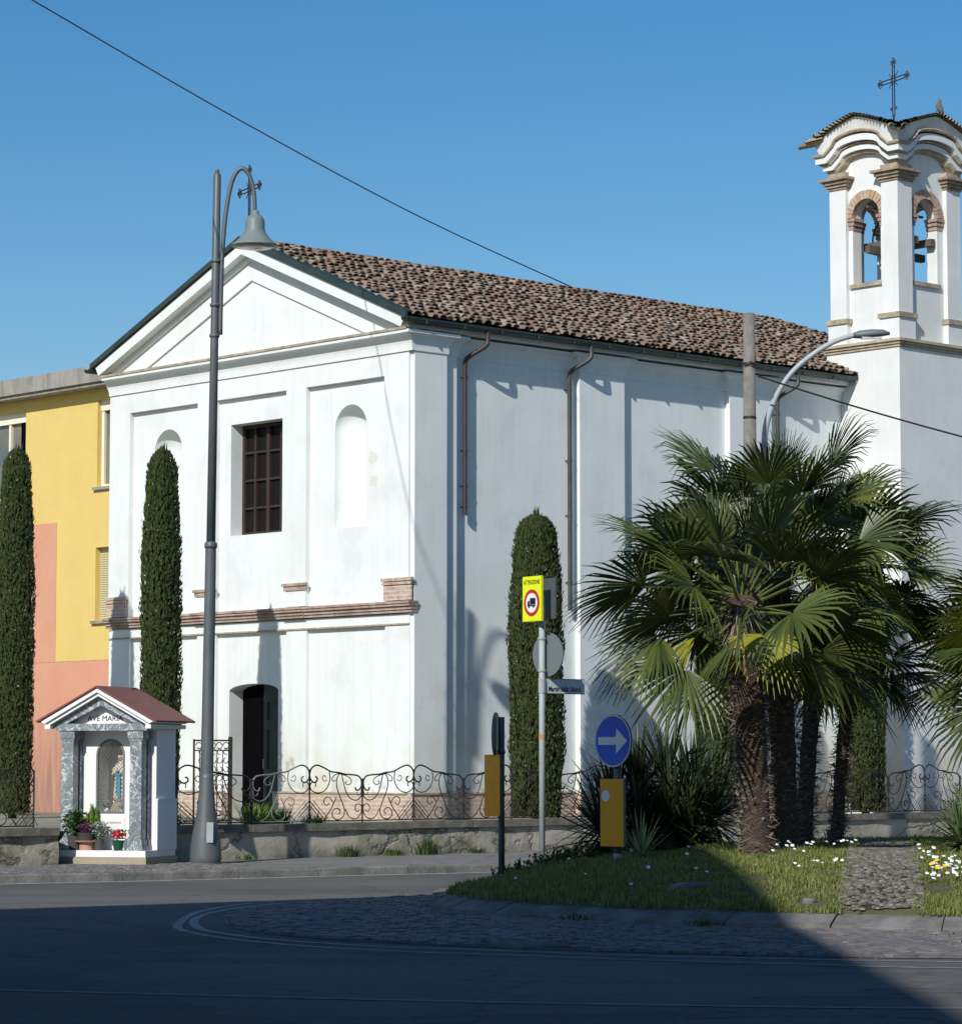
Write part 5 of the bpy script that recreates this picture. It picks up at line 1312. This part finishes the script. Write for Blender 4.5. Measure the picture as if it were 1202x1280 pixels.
# dark post seen from the side
b0 = Vector(((626.5-601)/FPX*37.5, 37.5, .16))
B = empty('direction_sign', b0, 0, 'dark sign post seen edge-on with a narrow orange board left of the white pole', 'road sign')
nb = Vector((-.985, .17, 0)).normalized(); nb2 = Vector((-.85, -.52, 0)).normalized()
mb = MB(); mb.tube([(0,0,-.1), (0,0,2.02)], .04, 12)
mb.tube([(0,0,1.02), (0,0,1.06)], .05, 12); mb.tube([(0,0,1.56), (0,0,1.60)], .05, 12); mb.build('pole', M['galvdark'], B, smooth=True)
mb = MB(); disc(mb, Vector((0,0,1.79)) + nb*.06, nb, .29, .02); mb.build('disc', M['galvdark'], B)
c = Vector((-.03,-.02,1.16)) + nb2*.06; mb = MB(); plate(mb, c, nb2, .19, .385, .04); D_ = mb.build('marker_board', M['galvdark'], B)
mb = MB(); plate(mb, c+nb2*.0405, nb2, .18, .38, .003); mb.build('orange_face', M['orange'], D_)
# white pole with warning sign, disc from behind and street name
b0 = Vector(((677-601)/FPX*40.5, 40.5, .28))
B = empty('road_sign', b0, 0, 'pale pole with a fluorescent yellow lorry ban sign and a street name plate', 'road sign')
mb = MB(); mb.tube([(0,0,-.1), (0,0,3.6)], .042, 12); mb.build('pole', M['galv'], B, smooth=True)
mb = MB(); mb.lathe([(.0425,0), (.0435,.005), (.0435,.07), (.0425,.075)], (0,0,1.64), 12, cap=False); mb.build('pole_sticker', mat('orange_sticker', (.5,.28,.12), .6), B)
ns = Vector((-sin(radians(56)), -cos(radians(56)), 0)); c = Vector((-.06, 0, 3.56)) + ns*.06
S_ = Vector((0,0,1)).cross(ns).normalized()
mb = MB(); plate(mb, c, ns, .225, .31, .03); D_ = mb.build('warning_board', mat('yellow_board_edge', (.72,.66,.01), .5), B)
mb = MB(); plate(mb, c+ns*.0305, ns, .215, .30, .003); mb.build('yellow_face', M['yellowf'], D_)
mb = MB(); disc(mb, c+ns*.034-Vector((0,0,.055)), ns, .185, .002); mb.build('red_ring', M['red'], D_)
mb = MB(); disc(mb, c+ns*.0365-Vector((0,0,.055)), ns, .135, .002); mb.build('white_disc', M['white'], D_)
mb = MB(); cc = c+ns*.039-Vector((0,0,.055))
plate(mb, cc, ns, 0, 0, .002, [(-.035,-.02), (.095,-.02), (.095,.065), (-.035,.065)]); plate(mb, cc, ns, 0, 0, .002, [(-.095,-.045), (-.045,-.045), (-.045,.03), (-.075,.03), (-.095,.0)]); plate(mb, cc, ns, 0, 0, .002, [(-.044,-.045), (.095,-.045), (.095,-.025), (-.044,-.025)])
disc(mb, cc+S_*-.06-Vector((0,0,.05)), ns, .02, .003, 12); disc(mb, cc+S_*.05-Vector((0,0,.05)), ns, .02, .003, 12); mb.build('lorry_symbol', M['black'], D_)
text('lettering', 'ATTENZIONE', .085, frame_of(c+ns*.035+Vector((0,0,.225)), ns), M['black'], D_, sx=.74)
mb = MB(); plate(mb, Vector((.07,.10,3.57)), (sin(radians(56)), cos(radians(56)), 0), .20, .28, .02); mb.build('rear_board', M['galvdark'], B)
nd = Vector((sin(radians(48)), cos(radians(48)), 0))
mb = MB(); disc(mb, Vector((.035,.0,2.80)) + nd*.06, nd, .30, .02); D_ = mb.build('disc', M['signback'], B)
mb = MB()
for z in (.22, -.22): mb.tube([Vector((0,0,2.80+z))-nd*.05, Vector((0,0,2.80+z))+nd*.06], .02, 6)
for z in (.22, -.22): mb.lathe([(.045,0), (.055,.005), (.055,.035), (.045,.04)], (0,0,2.78+z), 12)
mb.build('clamp', M['galv'], B)
mb = MB(); plate(mb, Vector((.035,0,2.82)) + nd*.058 + Vector((.14,-.10,0)), -nd, .06, .03, .003); mb.build('label_plate', M['white'], D_)
npl = Vector((EB.y, -EB.x, 0)); c = Vector((0,0,2.37)) + EB*.42
mb = MB(); plate(mb, c, npl, .385, .105, .015); D_ = mb.build('name_plate', M['signback'], B)
mb = MB(); plate(mb, c+npl*.0155, npl, .375, .095, .002); mb.build('plate_face', M['streetsign'], D_)
text('lettering', "Martiri della Libertà", .098, frame_of(c+npl*.0185-Vector((0,0,.04)), npl), M['black'], D_, sx=.80, bold=.001)
mb = MB(); mb.lathe([(.045,0), (.05,.005), (.05,.2), (.045,.205)], (0,0,2.27), 12); mb.build('plate_clamp', M['galv'], B)

# ------------------------------------------------------------------ cypresses
def cypress(loc, H, rad, label, seed, n=17000):
    rnd = random.Random(seed); e = empty('cypress_tree', loc, 0, label, 'cypress', 'clipped columnar cypresses in the churchyard')
    def prof(t):  # t 0..1 height
        if t > .93: return sqrt(max(0, 1-((t-.93)/.07)**2))*.74
        return .74 + .26*min(1, (.93-t)/.22) - .10*max(0, (.25-t)/.25)
    def rr(t, a): return rad*prof(t)*(1 + .09*noise.noise(Vector((cos(a)*1.5, sin(a)*1.5, t*H*.9+seed))) + .10*noise.noise(Vector((cos(a)*4, sin(a)*4, t*H*1.8+seed))))
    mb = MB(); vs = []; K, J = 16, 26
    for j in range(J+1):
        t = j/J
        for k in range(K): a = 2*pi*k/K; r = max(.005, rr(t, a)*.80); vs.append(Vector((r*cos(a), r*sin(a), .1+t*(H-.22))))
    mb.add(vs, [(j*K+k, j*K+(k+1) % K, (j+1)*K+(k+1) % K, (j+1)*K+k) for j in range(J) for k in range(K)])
    mb.cur = 1
    for i in range(n):
        t = rnd.random()**.95; a = rnd.uniform(0, 2*pi); r = rr(t, a); cl = noise.noise(Vector((cos(a)*5, sin(a)*5, t*H*2.2+seed*3)))
        r *= .86 + .14*rnd.random() + .10*cl
        p = Vector((r*cos(a), r*sin(a), .08 + t*(H-.16))); o = Vector((cos(a), sin(a), 0)); s = Vector((-sin(a), cos(a), 0))
        L = rnd.uniform(.045, .095); ax = (Vector((0,0,1)) + o*rnd.uniform(.05, .5) + s*rnd.uniform(-.35, .35)).normalized(); 
        sd = (s*rnd.uniform(.5, 1) + o*rnd.uniform(-.8, .8)).normalized()*L*.24
        mb.add([p - ax*L*.3, p + sd + ax*L*.15, p + ax*L*.75, p - sd + ax*L*.15], [(0,1,2,3)])
    if True:
        for i in range(14):
            t = .93+.06*rnd.random(); a = rnd.uniform(0, 6.28); p = Vector((rad*.3*cos(a)*rnd.random(), rad*.3*sin(a)*rnd.random(), H-.14)); blade(mb, p, rnd.uniform(.1, .26), .02, .02, a)
    for i in range(420):
        t = rnd.random()**.9*.97; a = rnd.uniform(0, 6.28); r = rr(t, a)*rnd.uniform(.97, 1.10); o = Vector((cos(a), sin(a), 0)); p = Vector((0,0,.1+t*(H-.2))) + o*r
        for q in range(3):
            ax = (Vector((0,0,1)) + o*rnd.uniform(.1,.6) + Vector((rnd.uniform(-.3,.3), rnd.uniform(-.3,.3), 0))).normalized(); L = rnd.uniform(.06,.13); sd = ax.cross(o).normalized()*.012
            mb.add([p-sd, p+sd, p+ax*L], [(0,1,2)])
    mb.cur = 2
    for i in range(40):
        t = rnd.random()*.9; a = rnd.uniform(0, 6.28); r = rr(t, a)*1.0; p = Vector((r*cos(a), r*sin(a), .1+t*H)); s_ = .014
        mb.add([p+Vector((s_,0,0)), p+Vector((-s_,0,0)), p+Vector((0,s_,0)), p+Vector((0,-s_,0)), p+Vector((0,0,s_)), p-Vector((0,0,s_))], [(0,2,4), (2,1,4), (1,3,4), (3,0,4), (2,0,5), (1,2,5), (3,1,5), (0,3,5)])
    mb.build('crown', [M['cyp_core'], M['cypress'], M['cone']], e)
    mb = MB(); mb.tube([(0,0,-.05), (0,0,H*.5)], [.08, .05], 8); mb.build('trunk', M['bark'], e)
z0 = YZ
cypress(Vector((-8.48, 53.85, z0)), 7.38-z0, .345, 'columnar cypress at the left edge before the yellow building', 1)
cypress(Vector((-5.46, 50.48, z0)), 7.02-z0, .345, 'columnar cypress between the shrine and the lamp post', 2)
def cpx(px_, off): # on a line parallel to the side wall
    r = ray(px_, 954); r = r.x/r.y; P0 = C0 - EA*off; k = (r*P0.y-P0.x)/(EB.x-r*EB.y); p = P0 + EB*k; p.z = z0; return p
p = cpx(670, 1.65); cypress(p, atY(670, 640, p.y).z-z0, .47, 'broad columnar cypress behind the yellow lorry ban sign', 3, 20000)
p = cpx(896, 1.65); cypress(p, 5.4, .40, 'columnar cypress just left of the thick palm trunks', 4)
p = cpx(1081, 1.65); cypress(p, 5.6, .40, 'columnar cypress right of the thin palm trunk', 5)

# ------------------------------------------------------------------ palms
def fan(mb, mp_, root, direc, petL, L, rnd, n=34, droop=.25, spread=100):
    """one fan frond: petiole from root, then pleated segments"""
    d = direc.normalized(); 
    side = d.cross(Vector((0,0,1)));
    if side.length < .1: side = Vector((1,0,0))
    side.normalize(); nrm = side.cross(d).normalized()
    tilt = rnd.uniform(-1.0, 1.0); R3 = Matrix.Rotation(tilt, 3, d); side = R3 @ side; nrm = R3 @ nrm
    sag = Vector((0,0,-1))*petL*.10*(1-abs(d.z))
    h = root + d*petL + sag
    mp_.tube([root, root + d*petL*.5 + sag*.2, h], [.020, .014, .010], 4, False)
    # blade axis bends down a little further than the petiole
    d2 = (d + Vector((0,0,-rnd.uniform(.0, .30)))).normalized(); s2 = side; n2 = s2.cross(d2).normalized()
    if n2.z < 0 and d.z > -.3: n2 = -n2
    cup = rnd.uniform(.0, .35); base_w = L*.5*math.tan(radians(spread*2/n)/2)*1.0
    for i in range(n):
        th = radians(-spread + 2*spread*i/(n-1)) + rnd.uniform(-.02, .02)
        c, s = cos(th), sin(th); v = (d2*c + s2*s + n2*cup*abs(s)).normalized(); wv = v.cross(n2).normalized()
        Ls = L*(.72 + .28*c)*rnd.uniform(.93, 1.05); 
        rad_ = [.04, .30, .55, .80, 1.0]; wds = [.004, base_w*.62, base_w*.95, base_w*.60, .003]; P = []
        for q, ww in zip(rad_, wds):
            p = h + v*Ls*q + Vector((0,0,-1))*droop*L*(q**2.6)*rnd.uniform(.8, 1.2)
            P.append((p + (Vector((0,0,-1))*rnd.uniform(0, .12)*L if q == 1.0 else Vector((0,0,0))), ww))
        vs = []
        for p, ww in P: vs += [p - wv*ww, p + n2*ww*.45, p + wv*ww]
        mb.add(vs, [(3*k+a, 3*k+a+1, 3*k+4+a, 3*k+3+a) for k in range(4) for a in (0, 1)])
def palm(base, lean, H, R0, crownR, nf, label, seed, yellow=(), Lr=(.62, .78), trunk_r=.2, dirs=None, skirt=True):
    rnd = random.Random(seed); e = empty('palm_tree', base, 0, label, 'palm', 'fan palms on the traffic island')
    top = Vector((lean[0], lean[1], H))
    # trunk
    mb = MB(); K, J = 18, 40; vs = []
    for j in range(J+1):
        t = j/J; c = Vector((lean[0]*t**1.3, lean[1]*t**1.3, t*H)) 
        for k in range(K):
            a = 2*pi*k/K; r = trunk_r*(.92 + .16*math.exp(-((t-.0)/.06)**2) + .12*max(0, (t-.4)))*(1 + .13*noise.noise(Vector((cos(a)*2, sin(a)*2, t*H*3+seed))) + .10*noise.noise(Vector((cos(a)*6, sin(a)*6, t*H*11+seed))))
            vs.append(c + Vector((r*cos(a), r*sin(a), -.08 if j == 0 else 0)))
    mb.add(vs, [(j*K+k, j*K+(k+1) % K, (j+1)*K+(k+1) % K, (j+1)*K+k) for j in range(J) for k in range(K)] + [tuple(J*K+k for k in range(K))])
    TR = mb.build('trunk', M['trunkf'], e, smooth=True)
    mb = MB()
    for i in range(1100):
        t = rnd.random(); a = rnd.uniform(0, 6.28); c = Vector((lean[0]*t**1.3, lean[1]*t**1.3, t*H)); r = trunk_r*1.02
        p = c + Vector((r*cos(a), r*sin(a), 0)); s = Vector((-sin(a), cos(a), 0)); o = Vector((cos(a), sin(a), 0))
        L = rnd.uniform(.05, .16); v = (s*rnd.choice((-1,1))*rnd.uniform(.3,1) + o*rnd.uniform(.1,.7) + Vector((0,0,rnd.uniform(-.8,.5)))).normalized()
        ww = Vector((0,0,1))*rnd.uniform(.002,.006); m_ = p + v*L*.5 + o*.012; mb.add([p-ww, p+ww, m_+ww, m_-ww, p+v*L], [(0,1,2,3), (3,2,4)])
    for i in range(int(26*H)):   # old leaf stubs
        t = (i+.5)/(26*H); a = i*2.4; c = Vector((lean[0]*t**1.3, lean[1]*t**1.3, t*H)); r = trunk_r*.95; o = Vector((cos(a), sin(a), 0)); L = rnd.uniform(.01, .045)
        p = c + o*r; mb.tube([p, p + o*L + Vector((0,0,L*.9))], [.022, .012], 5)
    mb.build('fibre', M['fibre'], TR)
    fb, fy, pt = MB(), MB(), MB()
    ga = 2.39996
    for i in range(nf):
        t = i/(nf-1); el = radians(76 - 112*t**.95) + rnd.uniform(-.12, .12); az = i*ga + rnd.uniform(-.25, .25)
        d = Vector((cos(az)*cos(el), sin(az)*cos(el), sin(el)))
        root = top + Vector((d.x*.08, d.y*.08, -.25*t)); pl = crownR*(.62 + .38*min(1, t*2.2))*rnd.uniform(.85, 1.1)
        L = rnd.uniform(*Lr)*(.8 if t < .1 else 1)
        isy = i in yellow
        fan(fy if isy else fb, pt, root, d, pl, L, rnd, n=23, droop=.05 + .16*t, spread=rnd.uniform(70, 105) if t > .1 else 40)
    if dirs:
        for (dx, dy, dz, pl, L, isy, sp) in dirs: fan(fy if isy else fb, pt, top, Vector((dx, dy, dz)), pl, L, rnd, droop=.18, spread=sp)
    CR = fb.build('crown', M['frond'], e)
    if fy.v: fy.build('yellow_fronds', M['frondy'], e)
    pt.build('petioles', M['petiole'], e)
    if skirt:   # dry hanging old leaves under the crown
        mb = MB()
        for i in range(260):
            a = rnd.uniform(0, 6.28); p = top + Vector((trunk_r*.9*cos(a), trunk_r*.9*sin(a), -rnd.uniform(.1, .6))); o = Vector((cos(a), sin(a), 0)); L = rnd.uniform(.2, .5)
            s = Vector((-sin(a), cos(a), 0))*.012; q = p + o*L*.4 - Vector((0,0,L*.8)); mb.add([p-s, p+s, q], [(0,1,2)])
        mb.build('dead_fibre', M['dry'], e)
    return e
def base_at(px_, py_): return on_mound(px_, py_)
def onY(px_, Y): X = (px_-601)/FPX*Y; return Vector((X, Y, hmound(X, Y)))
pA = base_at(943, 1068); pB = onY(979, pA.y+1.3); pC = onY(1002, pA.y+2.3); pD = onY(1043, pA.y+3.0)
def topof(p, px_, py_, dY=0):
    q = atY(px_, py_, p.y + dY); return (q.x-p.x, dY), q.z-p.z
ln_, H_ = topof(pA, 926, 745, -.15); palm(pA, ln_, H_, 0, 1.02, 36, 'thick trunked fan palm at the front left of the palm group', 11, trunk_r=.185, Lr=(.78,.94), dirs=[(.28,-.85,-.62,.75,.75,1,85), (-.75,-.5,-.62,.8,.5,1,22), (-.9,-.2,.15,1.15,.95,0,80), (-.8,-.3,-.35,1.1,.9,0,85), (-.85,-.1,.55,1.1,.95,0,80)])
ln_, H_ = topof(pB, 968, 672, .2); palm(pB, ln_, H_, 0, 1.0, 34, 'tall thick trunked fan palm in the middle of the palm group', 12, trunk_r=.165, Lr=(.80,.96), dirs=[(.35,-.9,-.3,.9,.85,1,75), (-.7,.1,.8,1.1,1.0,0,75), (.65,.1,.85,1.1,1.0,0,60)])
ln_, H_ = topof(pC, 1030, 705, .5); palm(pC, ln_, H_, 0, .92, 26, 'fan palm with dark shaded trunk right of the middle palm', 13, trunk_r=.11, Lr=(.76,.92), dirs=[(-.1,-.95,.0,.8,.85,1,80), (.5,-.8,-.35,1.0,.85,1,70), (.9,-.3,.5,1.1,.95,0,80)])
ln_, H_ = topof(pD, 1066, 800, .1); palm(pD, ln_, H_, 0, .60, 28, 'smaller thin trunked fan palm at the right of the palm group', 14, trunk_r=.085, Lr=(.56,.70))
pE = Vector((6.95, 35.6, 0)); pE.z = hmound(pE.x, pE.y); palm(pE, (.0, .0), 2.5, 0, 1.05, 40, 'fan palm at the right edge with fronds reaching into view', 15, trunk_r=.18, Lr=(.8,.95), dirs=[(-.9,-.35,.25,1.0,.9,1,80), (-.9,-.2,.6,1.0,.9,0,80), (-.85,-.4,-.1,1.0,.9,0,85)])

# ------------------------------------------------------------------ yuccas
def sword(mb, root, d, L, wd, bend):
    s = d.cross(Vector((0,0,1)));
    if s.length < .1: s = Vector((1,0,0))
    s.normalize(); n_ = s.cross(d).normalized(); vs = []
    for q, f in ((0, .5), (.3, 1), (.65, .8), (1, .05)):
        p = root + d*L*q + Vector((0,0,-1))*bend*L*q**2.2; vs += [p - s*wd*f, p - n_*wd*f*.35, p + s*wd*f]
    mb.add(vs, [(3*k+a, 3*k+a+1, 3*k+4+a, 3*k+3+a) for k in range(3) for a in (0, 1)])
def yucca(name, base, heads, m, label, seed, nl=90, L=.7, wd=.022, dead=True, cat='yucca'):
    rnd = random.Random(seed); e = empty(name, base, 0, label, cat); lv, st, dd = MB(), MB(), MB()
    for (x, y, z) in heads:
        c = Vector((x, y, z)); st.tube([(x*.4, y*.4, 0), (x*.8, y*.8, z*.6), c], [.06, .05, .045], 7)
        for i in range(nl):
            t = i/nl; el = radians(84 - 125*t**.9) + rnd.uniform(-.12, .12); az = i*2.4 + rnd.uniform(-.3, .3)
            d = Vector((cos(az)*cos(el), sin(az)*cos(el), sin(el))); sword(lv, c + Vector((0,0,-.12*t)), d, L*rnd.uniform(.75, 1.1), wd, rnd.uniform(0, .25)*t)
        if dead and z > .35:
            for i in range(40):
                az = rnd.uniform(0, 6.28); sword(dd, c + Vector((0,0,-.15-rnd.random()*.2)), Vector((cos(az)*.6, sin(az)*.6, -.8)), L*.6, wd*.8, .1)
    lv.build('leaves', m, e); st.build('stem', M['bark'], e)
    if dd.v: dd.build('dead_leaves', M['dry'], e)
    return e
yb_ = Vector(((826-601)/FPX*37.8, 37.8, 0)); yb_.z = hmound(yb_.x, yb_.y)
yucca('yucca_bush', yb_, [(-.30,0,.80), (.05,.1,.95), (.40,.1,.75), (.62,.0,.48), (-.62,-.05,.55), (.1,-.3,.45), (.35,-.25,.3), (-.3,-.35,.3), (-.75,-.1,.25)], M['yucca'], 'large dark spiky yucca clump behind the blue arrow sign', 21, 100, .90, .025)
p = Vector((1.86, 34.6, 0)); p.z = hmound(p.x, p.y); yucca('variegated_yucca', p, [(0, 0, .05)], M['varieg'], 'small pale striped yucca right of the orange board', 22, 60, .55, .015, False)
p = Vector((5.55, 33.8, 0)); p.z = hmound(p.x, p.y)
yucca('yucca_bush', p, [(0,0,.35), (.3,.1,.55), (-.15,-.2,.18), (.2,-.25,.25), (.5,-.1,.4), (.15,.3,.5)], M['yuccal'], 'green yucca clump at the right edge beside the path', 23, 80, .56, .021, False)
p = on_mound(860, 1046); weed('dry_litter', p, 160, .12, .5, M['dry'], 'dry leaf litter under the dark yucca', 'leaf litter', wd=.02)
p = on_mound(1038, 1052); weed('leafy_clump', p, 26, .24, .10, M['plantb'], 'clump of broad green leaves between the palm trunks', 'plant', wd=.02)

# ------------------------------------------------------------------ building behind the camera that shades the road
HB, HM = 15.5, 12.23
NB = empty('unseen_building', (-6, 8, 0), 0, 'ochre plastered corner building outside the view whose shadow falls on the road', 'building')
def wp(x, y): return Vector((x+6, y-8, 0))
mb = MB()
p1 = [wp(-6.39, 22.32), wp(-8.19, 19.95), wp(-12.5, 10), wp(-12.5, -8), wp(-6.36, -10)]
mb.prism(p1, (0, 0, HB)); p2 = [wp(-8.20, 19.93), wp(-28, 5.29), wp(-24, -8), wp(-12.52, -8), wp(-12.52, 10)]
mb.prism(p2, (0, 0, HM)); mb.build('wall', M['ochre'], NB)
for q in range(3):
    for k in range(8):
        y = 18.5-k*3.6; x = -6.39 + 0.0009*(22.32-y); m2 = MB(); m2.box((x+6-.05, y-8-.55, 2+q*3.6), (x+6+.03, y-8+.55, 3.7+q*3.6)); f_ = m2.build('window', M['frame'], NB)
        m2 = MB(); m2.box((x+6+.031, y-8-.45, 2.1+q*3.6), (x+6+.036, y-8+.45, 3.6+q*3.6)); m2.build('pane', M['winglass'], f_)

RB2 = empty('unseen_building', (10, -20, 0), 0, 'long unseen building added behind the viewpoint to block skylight from the road', 'building')  # added out of view to cut the skylight on the foreground
mb = MB(); mb.box((-34, -6, 0), (26, 6, 12.5)); mb.build('wall', M['ochre'], RB2)
for q in range(3):
    for k in range(12):
        x = -30+k*4.6; m2 = MB(); m2.box((x, 5.95, 1.8+q*3.7), (x+1.1, 6.03, 3.6+q*3.7)); f_ = m2.build('window', M['frame'], RB2)
        m2 = MB(); m2.box((x+.1, 6.031, 1.9+q*3.7), (x+1.0, 6.036, 3.5+q*3.7)); m2.build('pane', M['winglass'], f_)
